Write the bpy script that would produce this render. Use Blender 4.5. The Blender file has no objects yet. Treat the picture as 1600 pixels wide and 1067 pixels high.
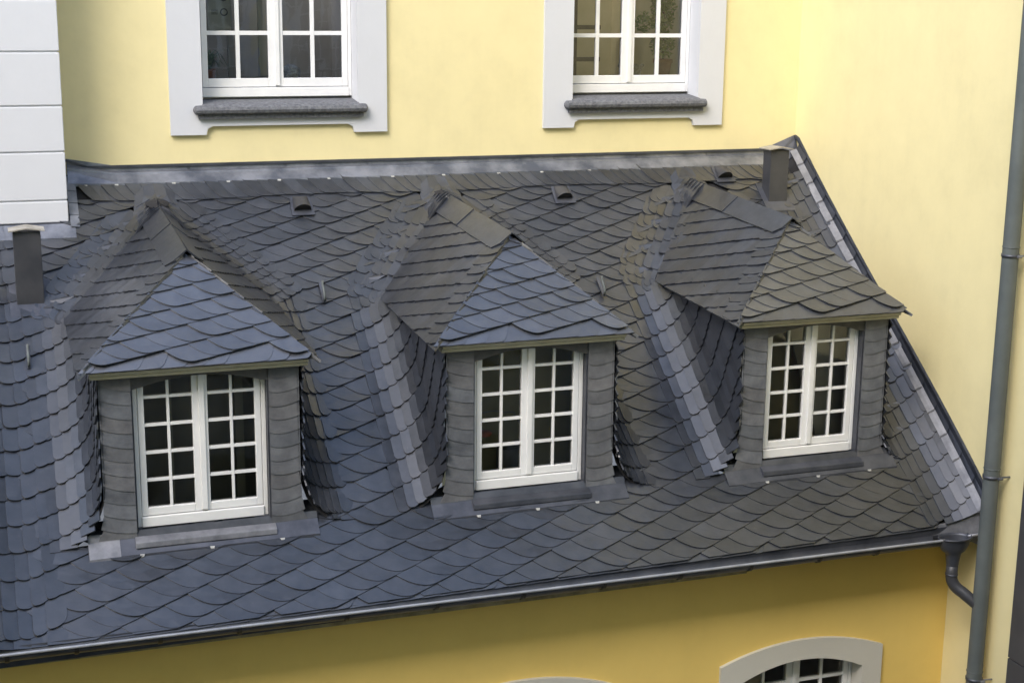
import bpy, math, random
from mathutils import Vector, Matrix
random.seed(7)
SC = bpy.context.scene
COL = SC.collection

# ------------------------------------------------------------------ camera
RX = Vector((0.944294, -0.328942, 0.010294))
RY = Vector((-0.064595, -0.215924, -0.974271))      # image "down" in the world
RZ = Vector((0.322702, 0.919333, -0.225144))        # forward
CAM = Vector((0.0, -12.5, 0.0))
FPX = 2346.0
cd = bpy.data.cameras.new('camera')
cd.sensor_width = 36.0
cd.lens = FPX / 1600.0 * 36.0
cd.clip_start = 0.1
cd.clip_end = 400.0
cam = bpy.data.objects.new('camera', cd)
m = Matrix.Identity(4)
for i in range(3):
    m[i][0] = RX[i]; m[i][1] = -RY[i]; m[i][2] = -RZ[i]; m[i][3] = CAM[i]
cam.matrix_world = m
COL.objects.link(cam)
SC.camera = cam

def project(p):
    v = Vector(p) - CAM
    d = v.dot(RZ)
    return (800 + FPX * v.dot(RX) / d, 533.5 + FPX * v.dot(RY) / d)

# ------------------------------------------------------------------ sky, sun, exposure
SUN_EL, SUN_AZ = math.radians(45), math.radians(225)     # azimuth clockwise from +Y
w = bpy.data.worlds.new('World'); SC.world = w; w.use_nodes = True
nt = w.node_tree
bg = nt.nodes['Background']
sky = nt.nodes.new('ShaderNodeTexSky'); sky.sky_type = 'NISHITA'
sky.sun_disc = False
sky.sun_elevation = SUN_EL; sky.sun_rotation = SUN_AZ
sky.air_density = 1.0; sky.dust_density = 1.9; sky.ozone_density = 1.0
nt.links.new(sky.outputs[0], bg.inputs[0])
bg.inputs[1].default_value = 0.15
sd = bpy.data.lights.new('sun', 'SUN'); sd.energy = 0.78; sd.angle = math.radians(26); sd.color = (1.0, 0.96, 0.90)
sun = bpy.data.objects.new('sun', sd); COL.objects.link(sun)
sdir = Vector((math.sin(SUN_AZ) * math.cos(SUN_EL), math.cos(SUN_AZ) * math.cos(SUN_EL), math.sin(SUN_EL)))
sun.rotation_euler = sdir.to_track_quat('Z', 'Y').to_euler()
sun.location = (-6, -8, 12)
SC.view_settings.view_transform = 'Standard'
SC.view_settings.look = 'None'
SC.view_settings.gamma = 1.0
SC.view_settings.exposure = 1.56
SC.cycles.max_bounces = 8
SC.cycles.caustics_reflective = False
SC.cycles.caustics_refractive = False

# ------------------------------------------------------------------ materials
def mat(name):
    mm = bpy.data.materials.new(name); mm.use_nodes = True
    t = mm.node_tree
    return mm, t, t.nodes['Principled BSDF']

def nd(t, typ, **kw):
    n = t.nodes.new(typ)
    for k, v in kw.items():
        if k in n.inputs.keys(): n.inputs[k].default_value = v
        else: setattr(n, k, v)
    return n

def noise(t, scale, detail=4, rough=0.55, vec=None):
    n = nd(t, 'ShaderNodeTexNoise'); n.inputs['Scale'].default_value = scale
    n.inputs['Detail'].default_value = detail; n.inputs['Roughness'].default_value = rough
    if vec is not None: t.links.new(vec, n.inputs['Vector'])
    return n

def ramp(t, fac, stops):
    r = nd(t, 'ShaderNodeValToRGB')
    e = r.color_ramp.elements
    while len(e) < len(stops): e.new(0.5)
    for el, (p, c) in zip(e, stops):
        el.position = p; el.color = (*c, 1) if len(c) == 3 else c
    t.links.new(fac, r.inputs[0])
    return r

def coords(t):
    return nd(t, 'ShaderNodeNewGeometry').outputs['Position']

def bump(t, b, h, strength, dist):
    n = nd(t, 'ShaderNodeBump'); n.inputs['Strength'].default_value = strength; n.inputs['Distance'].default_value = dist
    t.links.new(h, n.inputs['Height']); t.links.new(n.outputs[0], b.inputs['Normal'])

def simple(name, c1, c2, scale=8, rough=0.6, metal=0.0, bs=0.15, bd=0.004, bscale=60, lo=0.35, hi=0.65, spec=0.5):
    mm, t, b = mat(name)
    p = coords(t)
    n = noise(t, scale, 5, 0.6, p)
    r = ramp(t, n.outputs[0], [(lo, c1), (hi, c2)])
    t.links.new(r.outputs[0], b.inputs['Base Color'])
    b.inputs['Roughness'].default_value = rough; b.inputs['Metallic'].default_value = metal
    b.inputs['Specular IOR Level'].default_value = spec
    b.inputs['IOR'].default_value = 1.55 if spec > 0.9 else 1.5
    if bs:
        n2 = noise(t, bscale, 3, 0.6, p); bump(t, b, n2.outputs[0], bs, bd)
    return mm

M = {}
def plaster(name, base, var):
    mm, t, b = mat(name)
    p = coords(t)
    n1 = noise(t, 0.7, 5, 0.6, p); n2 = noise(t, 4.0, 6, 0.65, p)
    mx = nd(t, 'ShaderNodeMix', data_type='FLOAT'); mx.inputs[0].default_value = 0.45
    t.links.new(n1.outputs[0], mx.inputs[2]); t.links.new(n2.outputs[0], mx.inputs[3])
    mps = nd(t, 'ShaderNodeMapping'); mps.inputs['Scale'].default_value = (9, 9, 0.35); t.links.new(p, mps.inputs[0])
    ns = noise(t, 1.0, 5, 0.7, mps.outputs[0])
    mx2 = nd(t, 'ShaderNodeMix', data_type='FLOAT'); mx2.inputs[0].default_value = 0.12
    t.links.new(mx.outputs[0], mx2.inputs[2]); t.links.new(ns.outputs[0], mx2.inputs[3]); mx = mx2
    d = tuple(c * (1 - var) for c in base); l = tuple(min(1, c * (1 + var * 0.7)) for c in base)
    r = ramp(t, mx.outputs[0], [(0.36, d), (0.5, base), (0.66, l)])
    t.links.new(r.outputs[0], b.inputs['Base Color'])
    b.inputs['Roughness'].default_value = 0.9; b.inputs['Specular IOR Level'].default_value = 0.2
    n3 = noise(t, 220, 3, 0.7, p); n4 = noise(t, 14, 3, 0.5, p)
    ad = nd(t, 'ShaderNodeMath', operation='MULTIPLY_ADD'); ad.inputs[1].default_value = 2.0
    t.links.new(n4.outputs[0], ad.inputs[0]); t.links.new(n3.outputs[0], ad.inputs[2])
    bump(t, b, ad.outputs[0], 0.25, 0.0025)
    return mm
M['yellow'] = plaster('yellow_plaster', (0.78, 0.685, 0.385), 0.07)
M['yellow_shaded'] = plaster('shaded_yellow_plaster', (0.80, 0.58, 0.175), 0.05)  # the yellow paint again, with the shade below the eave put into its colour
M['white_plaster'] = plaster('white_plaster', (0.62, 0.63, 0.66), 0.03)
M['white_trim'] = plaster('white_trim_paint', (0.61, 0.62, 0.65), 0.03)
M['grey_trim'] = plaster('grey_trim_paint', (0.58, 0.56, 0.50), 0.03)
M['paint'] = simple('white_window_paint', (0.76, 0.76, 0.76), (0.82, 0.82, 0.81), 6, 0.4, bs=0.05, bscale=40)
M['cream'] = simple('cream_cornice_paint', (0.46, 0.43, 0.32), (0.58, 0.54, 0.42), 5, 0.5)
M['stone'] = simple('basalt_sill', (0.075, 0.078, 0.088), (0.17, 0.175, 0.19), 40, 0.85, bs=0.6, bd=0.004, bscale=90)

def slate_mat(name, dark, light, rough, lichen, spec=1.0):
    mm, t, b = mat(name)
    p = coords(t)
    at = nd(t, 'ShaderNodeAttribute'); at.attribute_name = 'tone'
    n1 = noise(t, 9, 6, 0.65, p)
    r = ramp(t, n1.outputs[0], [(0.32, dark), (0.7, light)])
    mul = nd(t, 'ShaderNodeMix', data_type='RGBA', blend_type='MULTIPLY'); mul.inputs[0].default_value = 1.0
    t.links.new(r.outputs[0], mul.inputs[6]); t.links.new(at.outputs['Color'], mul.inputs[7])
    # pale scratches and specks
    mp = nd(t, 'ShaderNodeMapping'); mp.inputs['Scale'].default_value = (1.0, 0.35, 0.35); mp.inputs['Rotation'].default_value = (0.3, 0.2, 0.5)
    t.links.new(p, mp.inputs[0])
    n2 = noise(t, 75, 4, 0.75, mp.outputs[0])
    r2 = ramp(t, n2.outputs[0], [(0.66, (0, 0, 0)), (0.80, (lichen, lichen, lichen))])
    mx = nd(t, 'ShaderNodeMix', data_type='RGBA'); t.links.new(r2.outputs[0], mx.inputs[0])
    t.links.new(mul.outputs[2], mx.inputs[6]); mx.inputs[7].default_value = (0.22, 0.225, 0.23, 1)
    t.links.new(mx.outputs[2], b.inputs['Base Color'])
    b.inputs['Specular IOR Level'].default_value = spec
    n3 = noise(t, 30, 4, 0.6, p)
    rr = nd(t, 'ShaderNodeMapRange'); rr.inputs[3].default_value = rough - 0.07; rr.inputs[4].default_value = rough + 0.12
    t.links.new(n3.outputs[0], rr.inputs[0]); t.links.new(rr.outputs[0], b.inputs['Roughness'])
    mp2 = nd(t, 'ShaderNodeMapping'); mp2.inputs['Scale'].default_value = (1, 2.2, 2.2); t.links.new(p, mp2.inputs[0])
    n4 = noise(t, 26, 5, 0.6, mp2.outputs[0])
    bump(t, b, n4.outputs[0], 0.13, 0.006)
    return mm
M['slate'] = slate_mat('slate', (0.017, 0.020, 0.027), (0.035, 0.039, 0.050), 0.31, 0.35)
M['slate_front'] = slate_mat('slate_smooth', (0.027, 0.030, 0.040), (0.046, 0.051, 0.064), 0.33, 0.3, 1.0)
M['slate_front'].node_tree.nodes['Principled BSDF'].inputs['IOR'].default_value = 1.65
for n_ in M['slate_front'].node_tree.nodes:
    if n_.type == 'BUMP': n_.inputs['Strength'].default_value = 0.06
M['slate_pier'] = slate_mat('slate_weathered', (0.085, 0.088, 0.098), (0.145, 0.150, 0.162), 0.65, 0.8, 0.4)
M['underlay'] = simple('roof_underlay', (0.010, 0.010, 0.012), (0.016, 0.016, 0.018), 10, 0.9)
M['zinc'] = simple('weathered_zinc', (0.10, 0.11, 0.135), (0.26, 0.27, 0.30), 3.5, 0.45, 0.55, 0.2, 0.004, 9, 0.38, 0.64)
M['zinc_dark'] = simple('dark_zinc', (0.055, 0.06, 0.075), (0.10, 0.105, 0.125), 5, 0.42, 0.45, 0.1, 0.003, 12)
M['zinc_mid'] = simple('dull_zinc', (0.13, 0.135, 0.155), (0.24, 0.245, 0.27), 7, 0.5, 0.2, 0.15, 0.003, 12)
M['upstand'] = simple('shade_dark_zinc', (0.022, 0.026, 0.038), (0.040, 0.045, 0.060), 6, 0.4, 0.3, 0.1, 0.003, 12)  # same zinc as the soakers, its darker reflection put into the colour
M['bead'] = simple('sky_lit_zinc_bead', (0.26, 0.27, 0.30), (0.36, 0.37, 0.40), 6, 0.4, 0.3, 0.05, 0.002, 12)  # lighter base colour imitates sky light caught on the bead
M['pipe'] = simple('grey_green_pipe', (0.085, 0.098, 0.098), (0.115, 0.130, 0.128), 3, 0.6, 0.0, 0.05, 0.002, 14)
M['flue'] = simple('anthracite_sheet', (0.040, 0.042, 0.050), (0.062, 0.063, 0.070), 5, 0.45, 0.2, 0.05, 0.002, 20)
M['clad'] = simple('anthracite_cladding', (0.050, 0.050, 0.056), (0.068, 0.068, 0.074), 3, 0.5, 0.1, 0.05, 0.002, 20)
M['capmetal'] = simple('dusty_cap_sheet', (0.26, 0.24, 0.20), (0.40, 0.38, 0.34), 12, 0.6, 0.2)
M['clip'] = simple('pale_clip', (0.33, 0.33, 0.32), (0.42, 0.42, 0.40), 20, 0.5)
M['wood_dark'] = simple('grey_lintel_board', (0.065, 0.064, 0.066), (0.095, 0.093, 0.094), 12, 0.65)
M['fascia'] = simple('weathered_fascia_board', (0.20, 0.16, 0.08), (0.36, 0.30, 0.17), 9, 0.8)
M['room'] = simple('dim_room_wall', (0.28, 0.265, 0.25), (0.36, 0.34, 0.32), 2, 0.9)
M['room_olive'] = simple('olive_room_wall', (0.42, 0.36, 0.20), (0.50, 0.43, 0.26), 2, 0.9)
M['room_pale'] = simple('pale_room_wall', (0.50, 0.48, 0.44), (0.58, 0.56, 0.52), 2, 0.9)
M['added_base'] = simple('added_grey_base', (0.17, 0.165, 0.155), (0.26, 0.25, 0.235), 2, 0.85)
M['timber'] = simple('brown_timber', (0.055, 0.032, 0.018), (0.10, 0.06, 0.034), 8, 0.6)
M['paving'] = simple('courtyard_paving', (0.07, 0.068, 0.063), (0.12, 0.115, 0.105), 3, 0.85)
M['leaf'] = simple('green_leaf', (0.10, 0.17, 0.03), (0.28, 0.36, 0.09), 25, 0.5)
M['leaf_grey'] = simple('grey_green_leaf', (0.07, 0.13, 0.075), (0.13, 0.21, 0.13), 30, 0.5)
M['terracotta'] = simple('terracotta', (0.28, 0.115, 0.062), (0.36, 0.16, 0.09), 20, 0.8)
M['wicker'] = simple('pale_wicker', (0.42, 0.36, 0.25), (0.60, 0.54, 0.42), 60, 0.8, bs=0.5, bscale=120)
M['crystal'] = simple('pale_rock', (0.30, 0.27, 0.25), (0.62, 0.58, 0.54), 55, 0.6, bs=0.7, bd=0.008, bscale=45)
M['orange'] = simple('orange_plastic', (0.62, 0.13, 0.03), (0.70, 0.17, 0.05), 10, 0.4)
M['paper'] = simple('white_paper', (0.50, 0.49, 0.46), (0.58, 0.57, 0.53), 10, 0.8)
M['ink'] = simple('grey_print', (0.10, 0.10, 0.10), (0.14, 0.14, 0.14), 10, 0.8)
M['iron'] = simple('black_iron', (0.012, 0.012, 0.013), (0.02, 0.02, 0.02), 10, 0.5)
M['grey_box'] = simple('grey_box', (0.16, 0.16, 0.17), (0.2, 0.2, 0.21), 10, 0.6)

def glass_mat():
    mm, t, b = mat('window_glass')
    t.nodes.remove(b)
    tr = nd(t, 'ShaderNodeBsdfTransparent'); tr.inputs[0].default_value = (0.90, 0.92, 0.91, 1)
    gl = nd(t, 'ShaderNodeBsdfGlossy'); gl.inputs['Roughness'].default_value = 0.01; gl.inputs[0].default_value = (1, 1, 1, 1)
    p = coords(t); n = noise(t, 3.0, 2, 0.5, p)
    bp = nd(t, 'ShaderNodeBump'); bp.inputs['Strength'].default_value = 0.035; bp.inputs['Distance'].default_value = 0.02
    t.links.new(n.outputs[0], bp.inputs['Height']); t.links.new(bp.outputs[0], gl.inputs['Normal'])
    fr = nd(t, 'ShaderNodeFresnel'); fr.inputs[0].default_value = 1.75
    mx = nd(t, 'ShaderNodeMixShader')
    t.links.new(fr.outputs[0], mx.inputs[0]); t.links.new(tr.outputs[0], mx.inputs[1]); t.links.new(gl.outputs[0], mx.inputs[2])
    t.links.new(mx.outputs[0], t.nodes['Material Output'].inputs[0])
    return mm
M['glass'] = glass_mat()

# ------------------------------------------------------------------ mesh helpers
class MB:
    def __init__(s): s.v = []; s.f = []
    def poly(s, pts):
        i = len(s.v); s.v += [tuple(p) for p in pts]; s.f.append(tuple(range(i, i + len(pts)))); return s
    def box(s, x0, x1, y0, y1, z0, z1):
        i = len(s.v)
        s.v += [(x0, y0, z0), (x1, y0, z0), (x1, y1, z0), (x0, y1, z0), (x0, y0, z1), (x1, y0, z1), (x1, y1, z1), (x0, y1, z1)]
        for f in ((0, 3, 2, 1), (4, 5, 6, 7), (0, 1, 5, 4), (1, 2, 6, 5), (2, 3, 7, 6), (3, 0, 4, 7)): s.f.append(tuple(i + k for k in f))
        return s
    def prism(s, pts, vec):
        """closed prism: polygon pts swept by vec"""
        i = len(s.v); n = len(pts); vec = Vector(vec)
        s.v += [tuple(p) for p in pts] + [tuple(Vector(p) + vec) for p in pts]
        s.f.append(tuple(i + k for k in range(n))[::-1]); s.f.append(tuple(i + n + k for k in range(n)))
        for k in range(n):
            k2 = (k + 1) % n; s.f.append((i + k, i + k2, i + n + k2, i + n + k))
        return s
    def ring_prism(s, outer, inner, vec):
        """outer and inner loops with equal counts swept by vec"""
        i = len(s.v); n = len(outer); vec = Vector(vec)
        for L in (outer, inner):
            s.v += [tuple(p) for p in L]
        for L in (outer, inner):
            s.v += [tuple(Vector(p) + vec) for p in L]
        for k in range(n):
            k2 = (k + 1) % n
            s.f.append((i + k, i + k2, i + n + k2, i + n + k))
            s.f.append((i + 2 * n + k2, i + 2 * n + k, i + 3 * n + k, i + 3 * n + k2))
            s.f.append((i + k2, i + k, i + 2 * n + k, i + 2 * n + k2))
            s.f.append((i + n + k, i + n + k2, i + 3 * n + k2, i + 3 * n + k))
        return s
    def tube(s, pts, rad, seg=14, caps=True):
        i = len(s.v); n = len(pts); pts = [Vector(p) for p in pts]
        rads = rad if isinstance(rad, (list, tuple)) else [rad] * n
        up = None
        for k, p in enumerate(pts):
            d = (pts[min(k + 1, n - 1)] - pts[max(k - 1, 0)]).normalized()
            if up is None:
                up = Vector((0, 0, 1)) if abs(d.z) < 0.9 else Vector((1, 0, 0))
            a = d.cross(up).normalized(); b_ = a.cross(d).normalized(); up = b_
            for q in range(seg):
                th = 2 * math.pi * q / seg
                s.v.append(tuple(p + (a * math.cos(th) + b_ * math.sin(th)) * rads[k]))
        for k in range(n - 1):
            for q in range(seg):
                q2 = (q + 1) % seg
                s.f.append((i + k * seg + q, i + k * seg + q2, i + (k + 1) * seg + q2, i + (k + 1) * seg + q))
        if caps:
            s.f.append(tuple(i + q for q in range(seg))[::-1]); s.f.append(tuple(i + (n - 1) * seg + q for q in range(seg)))
        return s
    def grid(s, rows):
        i = len(s.v); nr = len(rows); nc = len(rows[0])
        for r in rows: s.v += [tuple(p) for p in r]
        for a in range(nr - 1):
            for b_ in range(nc - 1):
                s.f.append((i + a * nc + b_, i + a * nc + b_ + 1, i + (a + 1) * nc + b_ + 1, i + (a + 1) * nc + b_))
        return s
    def build(s, name, material, parent=None, smooth=False, bevel=0):
        me = bpy.data.meshes.new(name); me.from_pydata(s.v, [], s.f); me.update()
        o = bpy.data.objects.new(name, me); COL.objects.link(o)
        me.materials.append(M[material] if isinstance(material, str) else material)
        if smooth:
            me.polygons.foreach_set('use_smooth', [True] * len(me.polygons))
        if parent is not None: o.parent = parent
        if bevel:
            bv = o.modifiers.new('bevel', 'BEVEL'); bv.width = bevel; bv.segments = 2; bv.limit_method = 'ANGLE'
        return o

def empty(name, label, cat, loc=(0, 0, 0), group=None):
    """an empty at the world origin offset loc; children keep world coordinates through the inverse"""
    o = bpy.data.objects.new(name, None); COL.objects.link(o)
    o.location = loc; o.empty_display_size = 0.2
    o['label'] = label; o['category'] = cat
    if group: o['group'] = group
    return o
def tag(o, label, cat=None, group=None, kind=None):
    o['label'] = label
    if cat: o['category'] = cat
    if group: o['group'] = group
    if kind: o['kind'] = kind
    return o
def adopt(parent):
    """children were built in world coordinates: keep them there"""
    inv = Matrix.Translation(parent.location).inverted()
    for c in parent.children: c.matrix_parent_inverse = inv

# ------------------------------------------------------------------ roof geometry
A0, K = -1.428, 0.834
ALF = math.atan(K); CA, SA = math.cos(ALF), math.sin(ALF)
XW = 7.1836                      # side wall plane
def tilt(x, y): return 0.011 * (x - 3.6) * (-y / 3.1)
def zmain(x, y): return A0 + K * y + tilt(x, y)
S_EAVE, S_TOP = -4.09, -0.035
YF = -2.62                       # dormer fronts
S_FRONT = YF / CA
YP, YE = -2.11, -2.74            # hip peak, hip eave
MS, TB = 0.82, 0.05              # side slope, backward rise
WE = 0.765
class Dm: pass
DORM = []
for cx, wc, ww in ((1.256, 0.665, 0.445), (3.620, 0.645, 0.428), (5.955, 0.632, 0.415)):
    d = Dm(); d.cx = cx; d.wc = wc; d.ww = ww; d.we = wc + 0.105
    d.dz = 0.0093 * (cx - 3.6); d.zr = -1.757 + d.dz
    d.m = 0.632 / d.we
    DORM.append(d)

def sstep(a, b, x):
    t = min(1, max(0, (x - a) / (b - a))); return t * t * (3 - 2 * t)
def lerp(a, b, t): return a + (b - a) * t

class Side:
    """the swept side of a band of roof: dormer cheek and valley, or the wall kerb"""
    def __init__(s, cx, sg, d=None, kind='dormer'):
        s.cx, s.sg, s.d, s.kind = cx, sg, d, kind
    def par(s, sv):
        y = sv * CA
        if s.kind == 'wall':
            t = sstep(-0.2, -3.0, y)
            R, be = 0.50, math.radians(lerp(29, 44, t)); Xv = 0.215
            return Xv, be, R, 0.072
        if s.kind == 'left':
            R, be = 0.8, math.radians(24)
            return -R * math.tan(be / 2), be, R, 0.3
        d = s.d
        xv = (d.zr + TB * (y - YP) - A0 - K * y) / d.m
        t = sstep(-1.32, -1.0, y)
        bv = math.radians(46)
        be = lerp(math.radians(90), bv, t)
        R = lerp(0.33 if not (s.sg > 0 and d is DORM[2]) else 0.17, 0.50, t)
        X = max(0.0, min(d.wc, xv)) if y > -1.25 else d.wc
        top = sstep(-0.42, -0.10, y)
        be = lerp(be, 0.02, top)
        n = (d.zr - 0.66 + TB * (sv * CA - YE) - A0 - sv * SA) / (CA + TB * SA)
        e1 = (n - R * (1 - math.cos(be))) / max(0.3, math.sin(be))
        e = lerp(e1, 0.03, t)
        return X, be, R, e
    def L0(s, sv):
        X, be, R, e = s.par(sv); return X + R * math.tan(be / 2)
    def valley(s, sv): return s.kind == 'dormer' and sv * CA > -1.10
    def knot(s, sv):
        return s.L0(sv) + (0.11 * sstep(-1.25, -1.0, sv * CA) if s.kind == 'dormer' else 0.0)
    def Lmin(s, sv):
        X, be, R, e = s.par(sv)
        return X + R * math.tan(be / 2) - R * be - e
    def prof(s, L, sv):
        """-> X, n, normal(X,n)"""
        X, be, R, e = s.par(sv)
        T = R * math.tan(be / 2); L0 = X + T
        L = max(L, L0 - R * be - e)
        if L >= L0: return L, 0.0, (0.0, 1.0)
        th = (L0 - L) / R
        if th <= be:
            return L0 - R * math.sin(th), R * (1 - math.cos(th)), (math.sin(th), math.cos(th))
        ex = (L0 - L) - R * be
        XX = L0 - R * math.sin(be) - ex * math.cos(be)
        nn = R * (1 - math.cos(be)) + ex * math.sin(be)
        if s.kind == 'dormer' and XX < 0: XX = 0
        return XX, nn, (math.sin(be), math.cos(be))

def pt(x, n, sv):
    y = sv * CA - n * SA
    return Vector((x, y, A0 + sv * SA + n * CA + tilt(x, y)))
def flat_map(l, sv, off): return pt(l, off, sv)
class Band:
    def __init__(s, left, right): s.left, s.right = left, right
    def map(s, l, sv, off):
        for sd_ in (s.left, s.right):
            if sd_.kind == 'dormer' and sv < S_FRONT - 0.04: continue
            L = sd_.sg * (l - sd_.cx)
            if L < sd_.L0(sv):
                X, n, (nx, nn) = sd_.prof(L, sv)
                sv2 = sv
                if sd_.kind == 'dormer':
                    sv2 = max(sv, (YF - 0.012 + n * SA) / CA)      # cut by the vertical dormer front
                return pt(sd_.cx + sd_.sg * (X + nx * off), n + nn * off, sv2)
        return pt(l, off, sv)
    def flat(s, sv):
        return s.left.cx + s.left.knot(sv), s.right.cx - s.right.knot(sv)
sides_r = [Side(d.cx, +1, d) for d in DORM]
sides_l = [Side(d.cx, -1, d) for d in DORM]
BANDS = [Band(Side(0.10, +1, None, 'left'), sides_l[0]), Band(sides_r[0], sides_l[1]),
         Band(sides_r[1], sides_l[2]), Band(sides_r[2], Side(XW, -1, None, 'wall'))]

# ------------------------------------------------------------------ slates
def clip(poly, a, b, c):
    out = []; n = len(poly)
    for i in range(n):
        p, q = poly[i], poly[(i + 1) % n]
        fp = a * p[0] + b * p[1] + c; fq = a * q[0] + b * q[1] + c
        if fp >= 0: out.append(p)
        if (fp >= 0) != (fq >= 0):
            t = fp / (fp - fq); out.append((p[0] + t * (q[0] - p[0]), p[1] + t * (q[1] - p[1])))
    return out
def area2(poly):
    return 0.5 * sum(poly[i][0] * poly[(i + 1) % len(poly)][1] - poly[(i + 1) % len(poly)][0] * poly[i][1] for i in range(len(poly)))

class SlateSet:
    def __init__(s): s.items = []
    def add(s, poly, mapf, offf, thick, tone=None, matname='slate'):
        if len(poly) < 3: return
        if abs(area2(poly)) < 0.0006: return
        if area2(poly) < 0: poly = poly[::-1]
        n = len(poly)
        top = [mapf(l, sv, offf(l, sv)) for l, sv in poly]
        bot = [mapf(l, sv, offf(l, sv) - thick) for l, sv in poly]
        cx = sum(p[0] for p in poly) / n; cy = sum(p[1] for p in poly) / n
        cen = mapf(cx, cy, offf(cx, cy))
        v = top + bot + [cen]
        f = [(i, (i + 1) % n, 2 * n) for i in range(n)]
        f += [(i, n + i, n + (i + 1) % n, (i + 1) % n) for i in range(n)]
        if tone is None: tone = random.choice((0.80, 0.9, 0.95, 1.0, 1.0, 1.06, 1.14, 1.24)) * random.uniform(0.95, 1.05)
        hue = random.uniform(-0.035, 0.035)
        pp = [project(p) for p in top]
        ar = abs(area2(pp))
        qc = project(cen)
        if not (-60 < qc[0] < 1660 and -60 < qc[1] < 1130): ar = 0
        s.items.append((ar, v, f, (tone * (1 + hue), tone, tone * (1 - hue)), matname))
    def build(s, parent, limit=300):
        s.items.sort(key=lambda t: -t[0])
        own = s.items[:limit]; rest = s.items[limit:]
        for ar, v, f, tone, mn in own: s.mesh('slate', [(v, f, tone)], mn, parent)
        if rest:
            o = s.mesh('slate_covering', [(v, f, tone) for _, v, f, tone, _ in rest], rest[0][4], parent)
            o['kind'] = 'stuff'; o['label'] = 'remaining smaller slates of the roof covering'
    def mesh(s, name, lst, mn, parent):
        V = []; F = []; T = []
        for v, f, tone in lst:
            i = len(V); V += [tuple(p) for p in v]; F += [tuple(i + k for k in q) for q in f]; T += [*tone, 1.0] * len(v)
        me = bpy.data.meshes.new(name); me.from_pydata(V, [], F); me.update()
        at = me.attributes.new('tone', 'FLOAT_COLOR', 'POINT'); at.data.foreach_set('color', T)
        me.materials.append(M[mn])
        o = bpy.data.objects.new(name, me); COL.objects.link(o); o.parent = parent
        return o

def arc_shape(w_, H, A, ov=0.055, pw=1.7, n=7):
    """old-German slate: curved back at left, foot along the course line (sheared coordinates)"""
    p = []
    for i in range(n + 1):
        t = i / n; p.append((A * t, H * (1 - t) ** pw))
    p += [(A + w_ * 0.6, -0.002), (A + w_ + 0.045, 0.0), (w_ + A * 0.45 + 0.06, 0.4 * H), (w_ + 0.06, H + ov), (0.0, H + ov)]
    return p
def tongue_shape(w_, H, r, ov=0.05):
    p = [(0, H + ov), (0, r), (r * 0.14, r * 0.5), (r * 0.45, r * 0.15), (r, 0)]
    p += [(w_ * 0.75, 0.0), (w_ + 0.015, 0.012), (w_ + 0.035, 0.05), (w_ + 0.035, H + ov)]
    return p

def plate(b, l0, w_, sc, H, use):
    """a swept slate is a flat plate: affine frame of the swept surface at its middle"""
    lc = l0 + w_ * 0.5
    side = None
    for sd_ in (use,):
        if sd_.sg * (lc - sd_.cx) < sd_.L0(sc): side = sd_
    def raw(l, sv):
        for sd_ in (use,):
            L = sd_.sg * (l - sd_.cx)
            if L < sd_.L0(sv):
                X, n, _q = sd_.prof(L, sv); return pt(sd_.cx + sd_.sg * X, n, sv)
        return pt(l, 0.0, sv)
    o = raw(lc, sc)
    e = w_ * 0.5
    el = (raw(lc + e, sc) - raw(lc - e, sc)) / (2 * e)
    if el.length < 0.2: el = raw(lc + e, sc) - o; el = el / e if el.length > 1e-4 else Vector((1, 0, 0))
    el.normalize()
    es = (raw(lc, sc + H * 0.5) - raw(lc, sc - H * 0.5)) / H
    es = es.normalized()
    nm = el.cross(es).normalized()
    nf = None
    if side is not None and side.kind == 'dormer':
        nf = side.prof(side.sg * (lc - side.cx), sc)[1]
    sf = -99 if nf is None else (YF - 0.012 + nf * SA) / CA
    return (lambda l, sv, off: o + el * (l - lc) + es * (sv - sc) + nm * off), sf

def put(SS, shape, l0, foot, H, w_, mapf, clips=(), lift=(0.004, 0.009, 0.013), thick=0.009, tone=None, A=None, mn='slate', mirror=False, rot=None):
    poly = []
    if rot is not None: cr, sr = math.cos(rot), math.sin(rot); f0_ = foot(l0)
    for dl, dd in shape:
        if rot is not None:
            poly.append((l0 + dl * cr - dd * sr, f0_ + dl * sr + dd * cr)); continue
        l = l0 + (-dl if mirror else dl)
        poly.append((l, foot(l) + dd))
    for c in clips: poly = clip(poly, *c)
    j1, j2 = random.uniform(-0.0015, 0.0035), random.uniform(-0.001, 0.004)
    tw = random.uniform(-0.005, 0.003)
    def off(l, sv):
        dd = sv - foot(l); dl = (l0 - l) if mirror else (l - l0)
        if rot is not None:
            u_, v_ = l - l0, sv - f0_
            dl = u_ * cr + v_ * sr; dd = -u_ * sr + v_ * cr
        lf = (A or 0) * max(0.0, 1 - max(0.0, min(1, dd / H)) ** (1 / 1.7))
        xr = max(0.0, min(1.0, (dl - lf) / (w_ + 0.05)))
        yr = max(0.0, min(1.1, dd / (H + 0.055)))
        return lift[0] + (lift[1] + j1) * (1 - xr) + (lift[2] + j2) * (1 - yr) + tw * xr
    SS.add(poly, mapf, off, thick, tone, mn)

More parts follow.
